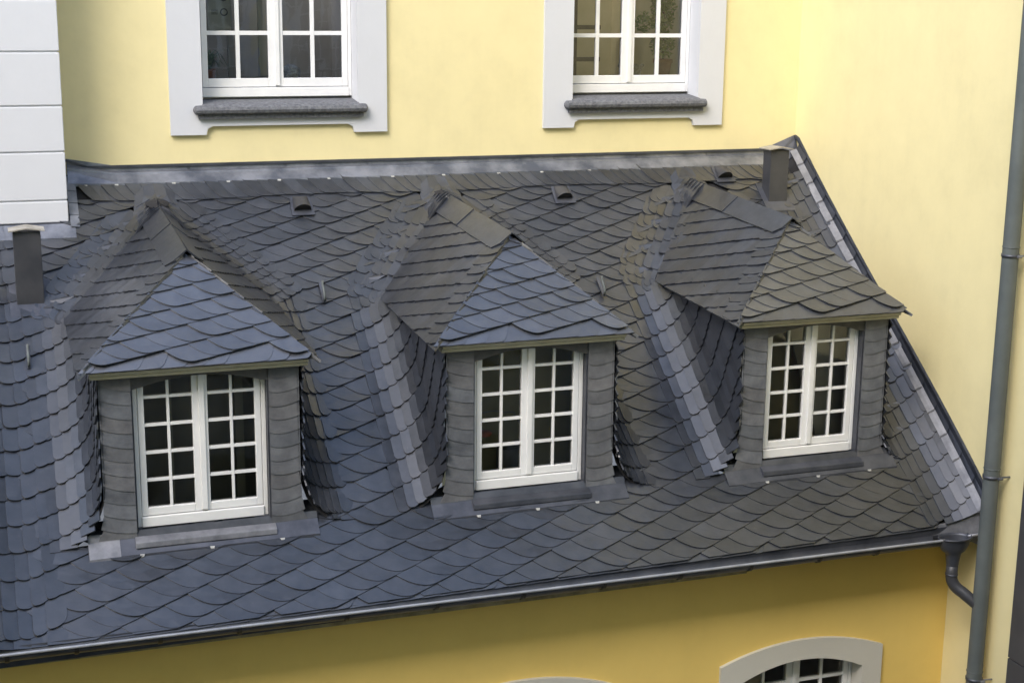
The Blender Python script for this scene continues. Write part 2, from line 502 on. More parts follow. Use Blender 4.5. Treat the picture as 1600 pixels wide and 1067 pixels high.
roof = empty('slate_roof', 'dark blue grey slate lean-to roof sweeping round three dormers below the yellow wall', 'roof', (3.6, -3.1, -4.0))
RS = SlateSet()
HC, GS = 0.203, 0.40
C0 = -3.93 - GS * 0.338
eclip = (0, 1, -S_EAVE); tclip = (0, -1, -0.29 / CA * -1 * -1)
T_TOP = -0.262 / CA
tclip = (0, -1, T_TOP + 0.03)
nlo, nhi = -16, 26
CROW = {}
ca_ = C0
for mi in range(0, nhi + 1):
    CROW[mi] = ca_; ca_ += lerp(0.210, 0.160, min(1, mi / 20))
ca_ = C0
for mi in range(-1, nlo - 1, -1):
    ca_ -= 0.210; CROW[mi] = ca_
for mi in range(nlo, nhi):
    c = CROW[mi]
    H = CROW[mi + 1] - c
    foot = lambda l, c=c: c + GS * l
    # ---- flat part, wide slates
    l = 0.05 + random.random() * 0.05
    while l < XW - 0.1:
        w_ = random.uniform(0.120, 0.165) * (0.35 + 0.65 * H / 0.21)
        sc = foot(l + 0.15) + 0.10; lc = l + 0.14
        A = 0.25 * random.uniform(0.93, 1.07) * H / 0.21
        okb = None
        if foot(l) + H < S_EAVE or foot(l) > T_TOP: pass
        elif sc < S_FRONT + (0.16 if min(abs(lc - d.cx) - d.wc for d in DORM) < 0.16 else 0.01):
            if lc < XW - 0.36: okb = 'low'
        else:
            for b in BANDS:
                f0, f1 = b.flat(sc)
                if f0 - 0.10 < lc < f1 - 0.02 + (0.12 if b.right.kind == 'dormer' and sc * CA > -1.08 else 0): okb = b
        if okb is not None and not (lc < 0.60 and sc * CA > -0.50):
            if okb == 'low':
                mf = flat_map; cl = [eclip, (0, -1, S_FRONT + (0.19 if min(abs(lc - d.cx) - d.wc for d in DORM) < 0.16 else 0.09))]
            else:
                mf = okb.map; cl = [eclip, tclip]
                f0, f1 = okb.flat(sc)
                if okb.right.kind == 'dormer': cl.append((-1, 0, f1 + (0.30 if okb.right.valley(sc) else 0.035)))
                if okb.left.kind == 'dormer': cl.append((1, 0, -(f0 - (0.14 if okb.left.valley(sc) else 0.06))))
            put(RS, arc_shape(w_, H, A), l, foot, H, w_, mf, cl, A=A)
        l += w_
    # ---- swept sides, narrow slates
    for bi, b in enumerate(BANDS):
        # right hand side of the band: the surface climbs to the right
        for sub in (0.0, 0.5):
            footS = lambda l, c=c, sub=sub: c + sub * H + GS * l
            sd_ = b.right; lk = sd_.cx - 0.9
            for _ in range(8): lk = sd_.cx - sd_.knot(footS(lk) + 0.05)
            g2 = 0.26 if sd_.kind == 'dormer' else 0.36
            vm_ = sd_.valley(footS(lk) + 0.02)
            if vm_: g2 = -0.62
            elif sub: continue
            Hs = 0.19 if vm_ else H
            sk = footS(lk)
            f2 = lambda l, sk=sk, lk=lk, g2=g2: sk + (GS if l < lk else g2) * (l - lk)
            l = lk - (0.03 if not vm_ else 0.05)
            for k in range(40):
                s_here = f2(l) + 0.08
                if s_here > (-0.345 / CA if vm_ else T_TOP + 0.05): break
                if s_here < S_EAVE - 0.1:
                    l += 0.076; continue
                if sd_.sg * (l - sd_.cx) < sd_.Lmin(s_here) + (0.0 if sd_.kind == 'dormer' else 0.060): break
                if sd_.kind == 'dormer':
                    Xp, npv, _n = sd_.prof(sd_.sg * (l + 0.04 - sd_.cx), s_here)
                    sf = (YF + npv * SA) / CA
                    if f2(l) + H < sf: break
                    if vm_ and Xp < 0.10: break
                w_ = random.uniform(0.068, 0.085)
                mf, sf_ = plate(b, l, w_, s_here, Hs, sd_)
                put(RS, tongue_shape(w_, Hs, 0.05 if not vm_ else 0.04), l, f2, Hs, w_, mf, [eclip, tclip, (0, 1, -sf_)], lift=(0.006, 0.011, 0.015), thick=0.010, rot=(math.atan(g2) if vm_ else None))
                l += w_ * (0.85 if vm_ else 1.0)
            # left hand side of the band
            sd_ = b.left; lk = sd_.cx + 0.9
            for _ in range(8): lk = sd_.cx + sd_.knot(footS(lk) + 0.05)
            g1 = 0.03
            vm_ = sd_.valley(footS(lk) + 0.02)
            if vm_: g1 = 0.62
            elif sub: continue
            Hs = 0.19 if vm_ else H
            sk = footS(lk)
            f1_ = lambda l, sk=sk, lk=lk, g1=g1: sk + (GS if l > lk else g1) * (l - lk)
            l = lk + (0.02 if sd_.kind != 'left' else 0.17)
            lst = []
            for k in range(40):
                w_ = random.uniform(0.055, 0.075) if sd_.kind == 'dormer' else random.uniform(0.085, 0.11)
                l -= w_ * (0.85 if vm_ else 1.0)
                s_here = f1_(l) + 0.08
                if s_here > (-0.345 / CA if vm_ else T_TOP + 0.05) or s_here < S_EAVE - 0.12: break
                if sd_.kind == 'left' and l < -0.45: break
                if sd_.kind == 'left' and s_here * CA > -0.52: break
                if sd_.kind == 'dormer':
                    if sd_.sg * (l + 0.03 - sd_.cx) < sd_.Lmin(s_here): break
                    Xp, npv, _n = sd_.prof(sd_.sg * (l + 0.03 - sd_.cx), s_here)
                    sf = (YF + npv * SA) / CA
                    if f1_(l) + H < sf: break
                    if vm_ and Xp < 0.10: break
                lst.append((l, w_))
            for l, w_ in lst:
                sh = tongue_shape(w_, Hs, 0.05 if sd_.kind == 'dormer' else 0.045); A = None
                mf, sf_ = plate(b, l, w_ + (A or 0) * 0.4, f1_(l) + 0.08, Hs, sd_)
                put(RS, sh, l, f1_, Hs, w_, mf, [eclip, tclip, (0, 1, -sf_)], lift=(0.006, 0.011, 0.018), A=A, thick=0.011, rot=(math.atan(g1) if vm_ else None))
# ---- starter course along the eave
l = 0.14
while l < XW - 0.32:
    w_ = random.uniform(0.115, 0.145)
    put(RS, arc_shape(w_, 0.17, 0.10, pw=2.4), l + w_, lambda l: S_EAVE - 0.012, 0.17, w_, flat_map, (), lift=(0.0, 0.004, 0.003), thick=0.006, A=0.10, mirror=True)
    l += w_
# ---- top course under the wall flashing
l = 0.64
while l < XW - 0.16:
    w_ = random.uniform(0.085, 0.12)
    sc = -0.19 / CA
    near = min(abs(l + 0.1 - d.cx) for d in DORM)
    bnd = BANDS[0]
    for b in BANDS:
        if b.left.cx < l + 0.08 <= b.right.cx: bnd = b
    if l < DORM[0].cx: bnd = BANDS[0]
    put(RS, arc_shape(w_, 0.235, 0.15, ov=0.01, pw=1.5), l, lambda l: T_TOP + 0.012 * math.sin(l * 3), 0.235, w_, flat_map, [(0, -1, S_TOP)], lift=(0.010, 0.009, 0.010), A=0.15)
    l += w_
RS.build(roof)

# ---- boarding below the slates
mb = MB()
for b in BANDS:
    rows = []
    for i in range(57):
        sv = lerp(S_FRONT - 0.0, -0.005, i / 56)
        lmin = b.left.cx + b.left.Lmin(sv) if b.left.kind == 'dormer' else -1.0
        lmax = b.right.cx - b.right.Lmin(sv)
        row = []
        for j in range(41):
            row.append(b.map(lerp(lmin, lmax, j / 40), sv, -0.012))
        rows.append(row)
    mb.grid(rows)
rows = []
for i in range(12):
    sv = lerp(S_EAVE + 0.012, S_FRONT + 0.03, i / 11)
    rows.append([flat_map(lerp(-1.0, XW - 0.45, j / 30), sv, -0.014) for j in range(31)] +
                [BANDS[3].map(lerp(XW - 0.44, XW - BANDS[3].right.Lmin(sv), j / 8), sv, -0.014) for j in range(9)])
mb.grid(rows)
mb.build('boarding', 'underlay', roof)

# ---- zinc along the side wall: stepped soakers and the upstand
wall_side = BANDS[3].right
sv = S_EAVE + 0.0; step = 0.24
k = 0
while sv < -0.1:
    s1 = min(sv + step + 0.03, -0.06)
    mb = MB()
    def q(L_, s_, o_):
        return BANDS[3].map(XW - L_, s_, o_)
    X0 = wall_side.Lmin(sv + 0.1)
    rows = []
    for s_, o_ in ((sv, 0.040), (s1, 0.022)):
        lm = wall_side.Lmin(s_)
        rows.append([q(lm + 0.062, s_, o_), q(lm + 0.03, s_, o_ + 0.002), q(lm + 0.0, s_, o_)])
    mb.grid(rows)
    rows2 = [[r[0] for r in [rr]] for rr in rows]
    mb.poly([rows[0][0], rows[0][1], rows[0][2], Vector(rows[0][2]) - Vector((0, 0, 0.014)), Vector(rows[0][1]) - Vector((0, 0, 0.014)), Vector(rows[0][0]) - Vector((0, 0, 0.014))])
    mb.build('soaker', 'zinc_mid', roof)  # lighter zinc carries the stronger sky reflection in its colour
    mb = MB()
    rows = []
    for s_, o_ in ((sv, 0.036), (s1, 0.018)):
        lm = wall_side.Lmin(s_)
        p = q(lm, s_, o_ - 0.002)
        t = sstep(-0.2, -3.0, s_ * CA)
        pm = Vector((lerp(p.x, XW, 0.55), p.y + 0.005, p.z + 0.045))
        pw = Vector((XW - 0.008 - o_ * 0.3, p.y + 0.01, p.z + lerp(0.07, 0.115, t)))
        rows.append([p, pm, pw])
    mb.grid(rows)
    mb.build('upstand', 'upstand', roof)
    sv += step
# capping line of the upstand
pts_t = []
for i in range(12):
    s_ = lerp(S_EAVE, -0.03, i / 11)
    lm = wall_side.Lmin(s_); p = BANDS[3].map(XW - lm, s_, 0.01); t = sstep(-0.2, -3.0, s_ * CA)
    pts_t.append(Vector((XW - 0.008, p.y + 0.01, p.z + lerp(0.07, 0.115, t))))
pts_t.append(Vector((XW - 0.008, -0.014, pts_t[-1].z + 0.02)))
mb = MB()
mb.grid([[p + Vector((0, 0, -0.02)), p + Vector((-0.014, 0, -0.015)), p + Vector((-0.014, 0, 0.012)), p + Vector((0.006, 0, 0.02))] for p in pts_t])
mb.build('wall_flashing', 'upstand', roof)
# closing piece where the swept edge ends above the gutter
mb = MB(); rows = []
for k_ in range(13):
    L_ = lerp(0.46, wall_side.Lmin(S_EAVE), k_ / 12)
    p = BANDS[3].map(XW - L_, S_EAVE + 0.02, 0.004)
    rows.append([p, Vector((p.x, p.y - 0.012, zmain(p.x, p.y) - 0.075))])
rows.append([rows[-1][0] + Vector((0.04, 0.0, 0.04)), Vector((XW - 0.006, rows[-1][1].y, rows[-1][1].z))])
mb.grid(rows); mb.build('eave_closure', 'zinc_mid', roof)
# corner rising piece between rear wall and side wall
mb = MB()
zc = pts_t[-1].z
mb.poly([(XW - 0.315, -0.012, -1.372), (XW - 0.012, -0.012, zc + 0.018), (XW - 0.012, -0.03, zc - 0.02), (XW - 0.01, -0.10, zmain(XW, -0.1) + 0.10), (XW - 0.12, -0.13, zmain(XW, -0.13) + 0.07), (XW - 0.30, -0.10, zmain(XW, -0.1) + 0.02)])
mb.build('corner_flashing', 'zinc_dark', roof)
# apron along the rear wall: dark upper edge, upstand and apron in lengths
xs = [0.60, 0.98, 1.55, 2.35, 3.05, 3.95, 4.75, 5.55, 6.25, 6.95]
for i in range(len(xs) - 1):
    a, b_ = xs[i], xs[i + 1] + 0.02
    la = 0.07 if i == 0 else 0.0
    h = 0.001 * (i % 2) * 2
    mb = MB()
    mb.grid([[(a, -0.006, -1.385 + la), (b_, -0.006, -1.385)], [(a, -0.012, -1.425 + la * 0.9), (b_, -0.012, -1.425)],
             [(a, -0.055, zmain(a, -0.055) + 0.040 + la * 0.7 + h), (b_, -0.055, zmain(b_, -0.055) + 0.040 + h)],
             [(a, -0.060, zmain(a, -0.060) + 0.030 + la * 0.6 + h), (b_, -0.060, zmain(b_, -0.060) + 0.030 + h)],
             [(a, -0.135, zmain(a, -0.135) + 0.032 + la * 0.15 + h), (b_, -0.135, zmain(b_, -0.135) + 0.032 + h)],
             [(a, -0.139, zmain(a, -0.139) + 0.016 + la * 0.1 + h), (b_, -0.139, zmain(b_, -0.139) + 0.016 + h)]])
    mb.build('apron_flashing', 'zinc', roof)
mb = MB()
mb.prism([(0.58, -0.02, -1.31), (0.76, -0.02, -1.376), (XW - 0.30, -0.02, -1.376), (XW - 0.30, -0.02, -1.398), (0.76, -0.02, -1.398), (0.58, -0.02, -1.332)], (0, 0.019, 0))
mb.build('flashing_strip', 'zinc_dark', roof)
for x in (0.73, 0.97, 1.42, 1.86, 2.28, 2.70, 3.25, 3.70, 4.20, 4.60, 5.05, 5.55, 6.00, 6.32):
    y = -0.137; z = zmain(x, y) + 0.026
    MB().prism([(x - 0.014, y, z), (x + 0.014, y, z), (x + 0.014, y - 0.009, z - 0.008), (x - 0.014, y - 0.009, z - 0.008)], (0, 0, 0.005)).build('clip', 'clip', roof)
# flashing at the pilaster: strips beside and below it
sv = -0.60
k = 0
while sv < -0.15:
    p = [flat_map(0.585, sv, 0.035), flat_map(0.655, sv, 0.024), flat_map(0.655, sv + 0.16, 0.016), flat_map(0.585, sv + 0.16, 0.026)]
    MB().prism(p, (0, 0, 0.006)).build('soaker', 'zinc', roof); sv += 0.125
for (x0, x1) in ((-0.6, 0.1), (0.08, 0.36), (0.34, 0.62)):
    mb = MB()
    mb.grid([[(x0, -0.430, -1.775), (x1, -0.430, -1.775)], [(x0, -0.440, zmain(x0, -0.44) + 0.03), (x1, -0.440, zmain(x1, -0.44) + 0.03)],
             [(x0, -0.555, zmain(x0, -0.555) + 0.034), (x1, -0.555, zmain(x1, -0.555) + 0.034)], [(x0, -0.557, zmain(x0, -0.557) + 0.015), (x1, -0.557, zmain(x1, -0.557) + 0.015)]])
    mb.build('apron_flashing', 'zinc', roof)
# eave edge strip
mb = MB()
rows = []
for x in [i * 0.4 - 1.0 for i in range(20)] + [XW - 0.02]:
    y = S_EAVE * CA; z = zmain(x, y)
    rows.append([(x, y - 0.004, z - 0.004), (x, y + 0.0, z - 0.05), (x, y + 0.004, z - 0.10)])
mb.grid(rows); mb.build('eave_strip', 'zinc_dark', roof)
adopt(roof)

# ------------------------------------------------------------------ window builder (casements with glazing bars)
def bar(mb, x0, x1, y, t, z0, z1): mb.box(x0, x1, y - t, y, z0, z1)
def casement_window(parent, cx, yb, z0, z1, hw, ncol, rows_z, topf, frame_w=0.035, stile=0.045, meet=0.05, bottom=0.075, mun=0.024, name='window', low_rail=0.075, matn='paint', label=None):
    """window in the XZ plane at depth yb (front of frame). rows_z: heights of the bars. topf(x): height of the head"""
    win = bpy.data.objects.new(name, None); COL.objects.link(win); win.parent = parent; win.empty_display_size = 0.1
    win.matrix_parent_inverse = Matrix.Translation(parent.location).inverted()
    if label: win['label'] = label
    t = 0.05
    # fixed frame
    mb = MB()
    xa, xb = cx - hw, cx + hw
    mb.box(xa, xa + frame_w, yb, yb + t + 0.03, z0, topf(xa + frame_w * 0.5))
    mb.box(xb - frame_w, xb, yb, yb + t + 0.03, z0, topf(xb - frame_w * 0.5))
    mb.box(xa + frame_w, xb - frame_w, yb - 0.012, yb + t + 0.03, z0, z0 + low_rail)
    mb.build('frame', matn, win, bevel=0.004)
    zb = z0 + low_rail + 0.006
    for sgn in (-1, 1):
        if sgn < 0: ca, cb = xa + frame_w + 0.003, cx - 0.002
        else: ca, cb = cx + 0.002, xb - frame_w - 0.003
        mi_w = meet
        sa = stile if sgn < 0 else mi_w
        sb = mi_w if sgn < 0 else stile
        yc = yb + 0.006
        zt = lambda x: topf(x) + 0.01
        mb = MB()
        mb.box(ca, ca + sa, yc - 0.004, yc + t, zb, min(zt(ca), zt(ca + sa)))
        mb.box(cb - sb, cb, yc - 0.004, yc + t, zb, min(zt(cb), zt(cb - sb)))
        mb.box(ca + sa, cb - sb, yc - 0.004, yc + t, zb, zb + bottom - 0.02)
        if sgn > 0: mb.box(ca - 0.012, ca + 0.028, yc - 0.020, yc - 0.0045, zb + 0.01, min(zt(ca - 0.012), zt(ca + 0.03)))
        mb.build('casement', matn, win, bevel=0.004)
        ia, ib = ca + sa, cb - sb
        zlo = zb + bottom - 0.02
        cols = [lerp(ia, ib, k / ncol) for k in range(ncol + 1)]
        for k in range(1, ncol):
            x = cols[k]; mb = MB(); mb.box(x - mun / 2, x + mun / 2, yc + 0.002, yc + 0.034, zlo, zt(x)); mb.build('glazing_bar', matn, win, bevel=0.003)
        zs = [zlo] + [z for z in rows_z if z > zlo] + [None]
        for z in zs[1:-1]:
            mb = MB()
            for k in range(ncol):
                xa_ = cols[k] + (mun / 2 if k else 0); xb_ = cols[k + 1] - (mun / 2 if k < ncol - 1 else 0)
                mb.box(xa_, xb_, yc + 0.003, yc + 0.033, z - mun / 2, z + mun / 2)
            mb.build('glazing_bar', matn, win)
        for k in range(ncol):
            for r_ in range(len(zs) - 1):
                x0_, x1_ = cols[k] - 0.002, cols[k + 1] + 0.002
                za = zs[r_]
                if zs[r_ + 1] is None: p = [(x0_, za), (x1_, za), (x1_, zt(x1_)), ((x0_ + x1_) / 2, zt((x0_ + x1_) / 2)), (x0_, zt(x0_))]
                else: p = [(x0_, za), (x1_, za), (x1_, zs[r_ + 1]), (x0_, zs[r_ + 1])]
                tl = random.uniform(-0.0012, 0.0012); tz = random.uniform(-0.0012, 0.0012)
                mb = MB(); mb.poly([(x, yc + 0.02 + tl * (i_ % 2) + tz * (i_ // 2), z) for i_, (x, z) in enumerate(p)]); mb.build('pane', 'glass', win)
    return win
def room(parent, x0, x1, y0, y1, z0, z1, material, name='room_lining', ceiling=True):
    """five inward faces behind a window"""
    mb = MB()
    mb.poly([(x0, y0, z0), (x0, y1, z0), (x0, y1, z1), (x0, y0, z1)]); mb.poly([(x1, y0, z0), (x1, y0, z1), (x1, y1, z1), (x1, y1, z0)])
    mb.poly([(x0, y1, z0), (x1, y1, z0), (x1, y1, z1), (x0, y1, z1)])
    mb.poly([(x0, y0, z0), (x1, y0, z0), (x1, y1, z0), (x0, y1, z0)])
    if ceiling: mb.poly([(x0, y0, z1), (x0, y1, z1), (x1, y1, z1), (x1, y0, z1)])
    o = mb.build(name, material, parent); return o

# ------------------------------------------------------------------ dormers
DLAB = ['slate dormer nearest the white pilaster, with the bluish front hip',
        'middle slate dormer of the three on the roof',
        'slate dormer nearest the downpipe, beside the bare yellow side wall']
for di, d in enumerate(DORM):
    cx, dz, zr = d.cx, d.dz, d.zr
    dm = empty('dormer', DLAB[di], 'dormer', (cx, YF, zmain(cx, YF)), 'slate dormers on the lean-to roof')
    ze = zr - 0.632                     # eave level of the covering at the hip
    we = d.we
    DS = SlateSet()
    L2 = math.hypot(1, d.m)
    # --- side slopes. plane coords: p along +q (towards the front), r up from the eave
    for sg in (-1, 1):
        def smap(q_, r_, off, sg=sg):
            y = -q_; X = we - r_ / L2
            z = zr + TB * (y - YP) - d.m * X
            nrm = Vector((sg * d.m, -TB, 1)).normalized()
            return Vector((cx + sg * X, y, z)) + nrm * off
        qf, qp = -YE, -YP
        rt = we * L2
        # domain edges as half planes in (q,r)
        hip = ((-(rt)), -(qf - qp), rt * (qf + (0.035 if sg < 0 else 0.012)))       # left of hip line
        bx0, bx1 = 1.27, 0.42                                # back (valley) limits at r=0, r=rt
        val = (rt, -(bx1 - bx0), -rt * bx0)
        cl = [hip, val, (0, 1, 0.012), (0, -1, rt - 0.02)]
        GR = 0.43
        Hr = 0.165
        for mi in range(-9, 8):
            c = mi * Hr + 0.02
            foot = lambda q_, c=c: c + GR * (q_ - 1.9)
            q_ = 0.35 + random.random() * 0.1
            while q_ < 2.85:
                w_ = random.uniform(0.085, 0.115)
                rr = foot(q_ + 0.05)
                if -Hr < rr < rt:
                    sh = tongue_shape(w_, Hr, 0.022, ov=0.045)
                    if sg > 0: pass
                    put(DS, sh, q_, foot, Hr, w_, smap, cl, lift=(0.014, 0.007, 0.015), thick=0.010)
                q_ += w_
        # verge slates along the hip
        nv = 11
        for i in range(nv):
            rr = lerp(0.03 if sg < 0 else 0.10, rt - 0.10, i / (nv - 1))
            qh = lerp(qf, qp, rr / rt) + 0.03
            foot = lambda q_, rr=rr, qh=qh: rr + GR * 0.75 * (q_ - qh)
            wv = 0.24
            sh = [(0, 0.11), (0, 0.03), (0.012, 0.008), (0.04, 0.0), (wv * 0.6, 0.004), (wv * 0.85, 0.02), (wv, 0.05), (wv + 0.01, 0.12)]
            put(DS, sh, qh - wv, foot, 0.11, wv, smap, [hip, (0, 1, 0.0), (0, -1, rt - 0.005)], lift=((0.028 if sg < 0 else 0.016), 0.0, 0.012), thick=0.010)
        # eave slates
        q_ = 1.3
        while q_ < 2.55:
            w_ = random.uniform(0.16, 0.2)
            put(DS, arc_shape(w_, 0.085, 0.16, ov=0.01, pw=1.5), q_, lambda q_: -0.012, 0.085, w_, smap, [hip, val], lift=(0.008, 0.003, 0.004), thick=0.008, A=0.16)
            q_ += w_
        # ridge plates
        ys = [-YP + 0.06, 1.24, 0.50]
        for i in range(2):
            if sg < 0: rw0, rw1 = 0.155, 0.155
            else: rw0, rw1 = 0.12, 0.12
            qa, qb = ys[i], ys[i + 1] - 0.03
            rt_ = rt + (0.034 if sg < 0 else 0.020)
            poly = [(qb, rt_), (qb, rt - rw1), (lerp(qb, qa, 0.5), rt - rw0 - 0.004), (qa - (0.06 if i == 0 else 0), rt - rw0), (qa + (0.0 if i == 0 else 0), rt - rw0 * 0.55), (qa, rt_)]
            def offr(q_, r_, i=i, qa=qa, qb=qb): return 0.038 + 0.008 * (q_ - qb) / (qa - qb)
            DS.add(poly, smap, offr, 0.010, random.uniform(0.95, 1.1))
    # --- saddle slates closing the ridge against the main roof
    for sg in (-1, 1):
        for i in range(6):
            ya = -0.60 + 0.068 * i
            def cz(y): return max(zr + TB * (y - YP) + 0.044, zmain(cx, y) + 0.026 + 0.012 * sstep(-0.2, -0.5, y))
            wd = 0.23 - 0.012 * i
            def smp(u, v, off, ya=ya, wd=wd, sg=sg):
                y = ya + v - 0.11 * u / wd * 0.9
                zc0 = cz(ya + v); zo = max(zmain(cx + sg * u, y) + 0.026, zr + TB * (y - YP) - d.m * u + 0.012)
                t = min(1, u / wd)
                z = max(lerp(zc0, zo, t), zmain(cx + sg * u, y) + 0.024)
                return Vector((cx + sg * (u - 0.004), y, z + off))
            poly = [(0.0, 0.0), (wd * 0.35, -0.008), (wd * 0.7, -0.004), (wd * 0.93, 0.010), (wd, 0.035), (wd, 0.125), (wd * 0.5, 0.125), (0.0, 0.125)]
            def offs(u, v): return 0.004 + 0.010 * (1 - max(0.0, min(1.0, v / 0.12)))
            DS.add(poly, smp, offs, 0.030)
    # --- front hip
    yb_, zb_ = YE, ze
    FL = math.hypot(YP - YE, zr - ze)
    fn = Vector((0, -(zr - ze), (YP - YE))).normalized()
    def fmap(x, r_, off):
        t = r_ / FL
        return Vector((cx + x, lerp(YE, YP, t), lerp(ze, zr, t) - 0.004)) + fn * off
    e1 = (FL, -we, FL * we + 0.022 * FL)      # right of left edge :  x >= -we(1-r/FL)
    e2 = (-FL, -we, FL * we - 0.0)
    cl = [e1, e2, (0, 1, 0.0)]
    Hf, Gf = 0.152, 0.24
    for mi in range(-3, 9):
        c = 0.035 + mi * Hf
        foot = lambda x, c=c: c + Gf * x
        x = -we - 0.25 + random.random() * 0.08
        while x < we:
            w_ = random.uniform(0.125, 0.165)
            if foot(x + 0.12) > 0.02 or foot(x + 0.3) > 0.05:
                put(DS, arc_shape(w_, Hf, 0.19, pw=1.6), x, foot, Hf, w_, fmap, cl + [(0, 1, -0.02)], lift=(0.010, 0.009, 0.015), A=0.19, mn='slate_front')
            x += w_
    x = -we
    while x < we:
        w_ = random.uniform(0.125, 0.155)
        put(DS, arc_shape(w_, 0.16, 0.09, pw=2.2), x + w_, lambda x: 0.0, 0.16, w_, fmap, [e1, e2], lift=(0.003, 0.004, 0.005), A=0.09, mirror=True, thick=0.008, mn='slate_front')
        x += w_
    # --- front piers
    zf = lambda x: zmain(x, YF)
    ztop = ze - 0.058
    for sg in (-1, 1):
        xi = cx + sg * (d.ww + 0.012); xo = cx + sg * d.wc
        npr = 12
        zb0 = min(zf(xi), zf(xo)) - 0.02
        hh = (ztop - zb0) / npr
        def pmap(x, z, off): return Vector((x, YF + 0.004 - off, z))
        xl, xr = min(xi, xo), max(xi, xo)
        for i in range(npr):
            za = zb0 + hh * i
            # foot flares outward near the roof
            fl = 0.055 * max(0, 1 - i / 3.0) ** 2
            xa, xb = (xl - fl, xr) if sg < 0 else (xl, xr + fl)
            n = 8; cur = []
            tl = random.uniform(-0.012, 0.012)
            for k_ in range(n + 1):
                t = k_ / n
                if sg < 0: zz = za + 0.045 * (1 - t) ** 2 - 0.004 * t
                else: zz = za + 0.035 * t ** 2.2 + 0.02 * (1 - t) ** 6
                cur.append((lerp(xa, xb, t), zz + tl * (t - 0.5)))
            poly = cur + [(xb - (fl if sg > 0 else 0), za + hh + 0.05), (xa + (fl if sg < 0 else 0), za + hh + 0.05)]
            poly = clip(poly, 0, -1, ztop)
            jj = random.uniform(0, 0.002)
            def offp(x, z, za=za, jj=jj): return 0.008 + jj + 0.008 * (1 - min(1, max(0, (z - za) / (hh + 0.05))))
            DS.add(poly, pmap, offp, 0.005, random.uniform(0.85, 1.15), 'slate_pier')
    DS.build(dm, 330)
    # --- boarding of the dormer roof (closed solid under the slates)
    lo = -0.006
    def dp(X, y, o=0.0): return (cx + X, y, zr + TB * (y - YP) - d.m * abs(X) + o)
    mb = MB()
    fl_, fr_ = (cx - we + 0.01, YE + 0.012, ze - 0.002), (cx + we - 0.01, YE + 0.012, ze - 0.002)
    pk = (cx, YP, zr - 0.012); rb = dp(0, -0.40, -0.01)
    bl, br = dp(-we + 0.02, -1.16, -0.012), dp(we - 0.02, -1.16, -0.012)
    mb.poly([fl_, fr_, pk]); mb.poly([fl_, pk, rb, bl]); mb.poly([fr_, br, rb, pk])
    mb.poly([fl_, bl, (bl[0], bl[1], bl[2] + lo), (fl_[0], fl_[1], fl_[2] + lo)])
    mb.poly([fr_, (fr_[0], fr_[1], fr_[2] + lo), (br[0], br[1], br[2] + lo), br])
    mb.poly([fl_, (fl_[0], fl_[1], fl_[2] + lo), (fr_[0], fr_[1], fr_[2] + lo), fr_])
    mb.poly([(fl_[0], fl_[1], fl_[2] + lo), (bl[0], bl[1], bl[2] + lo), (br[0], br[1], br[2] + lo), (fr_[0], fr_[1], fr_[2] + lo)])
    mb.build('roof_boarding', 'underlay', dm)
    # --- cornice: cream moulded board along the front
    mb = MB()
    prof = [(0.0, 0.0), (-0.066, 0.0), (-0.072, 0.013), (-0.066, 0.020), (-0.090, 0.030), (-0.098, 0.043), (-0.098, 0.050), (0.0, 0.050)]
    zc_ = ztop - 0.004
    pts = [(cx - d.wc - 0.052, YF + py, zc_ + pz) for py, pz in prof]
    mb.prism(pts, (2 * d.wc + 0.104, 0, 0)); mb.build('cornice', 'cream', dm)
    for sg in (-1, 1):
        mb = MB()
        xo = cx + sg * (d.wc + 0.052)
        mb.prism([(xo, YF + 0.0, zc_ + 0.008), (xo, -1.35, zc_ + 0.008 + TB * 1.2), (xo, -1.35, zc_ + 0.034 + TB * 1.2), (xo, YF + 0.0, zc_ + 0.034)], (-sg * 0.06, 0, 0))
        mb.build('soffit_board', 'cream', dm)
    # --- lintel board with a shallow arch
    hw = d.ww
    zhead = ztop + 0.002
    arch = lambda x: zhead - 0.110 + 0.076 * (1 - ((x - cx) / hw) ** 2)
    mb = MB(); n = 14
    lower = [(lerp(cx - hw - 0.02, cx + hw + 0.02, k_ / n), YF + 0.002, 0) for k_ in range(n + 1)]
    lower = [(x, y, arch(min(cx + hw, max(cx - hw, x)))) for x, y, _ in lower]
    for k_ in range(n):
        a, b_ = lower[k_], lower[k_ + 1]
        mb.prism([a, b_, (b_[0], b_[1], zhead), (a[0], a[1], zhead)], (0, 0.09, 0))
    mb.build('lintel_board', 'wood_dark', dm)
    # reveals
    zs0 = zf(cx) + 0.02
    for sg in (-1, 1):
        mb = MB(); x = cx + sg * (hw + 0.001)
        mb.box(min(x, x + sg * 0.03), max(x, x + sg * 0.03), YF + 0.004, YF + 0.14, zs0, arch(cx + sg * hw) + 0.01); mb.build('reveal', 'zinc_dark', dm)
    # --- window
    zw0 = ztop - 1.084
    rows_z = [zw0 + 0.325 + 0.193 * k_ for k_ in range(4)]
    casement_window(dm, cx, YF + 0.062, zw0, None, hw, 2, rows_z, lambda x: arch(min(cx + hw, max(cx - hw, x))), frame_w=0.03, stile=0.042, meet=0.050, mun=0.0195, low_rail=0.07)
    rm = ('room', 'room_olive', 'room_olive')[di]
    room(dm, cx - hw - 0.12, cx + hw + 0.12, YF + 0.15, YF + (0.60 if di == 0 else 0.42), zw0 - 0.25, zhead + 0.2, rm)
    if di == 2:      # pale sloping ceiling and a curtain fold seen through the panes
        MB().prism([(cx - 0.12, YF + 0.28, zhead), (cx + 0.52, YF + 0.28, zhead), (cx + 0.52, YF + 0.28, zw0), (cx + 0.24, YF + 0.28, zw0)], (0, 0.02, 0)).build('interior_partition', 'room_pale', dm)
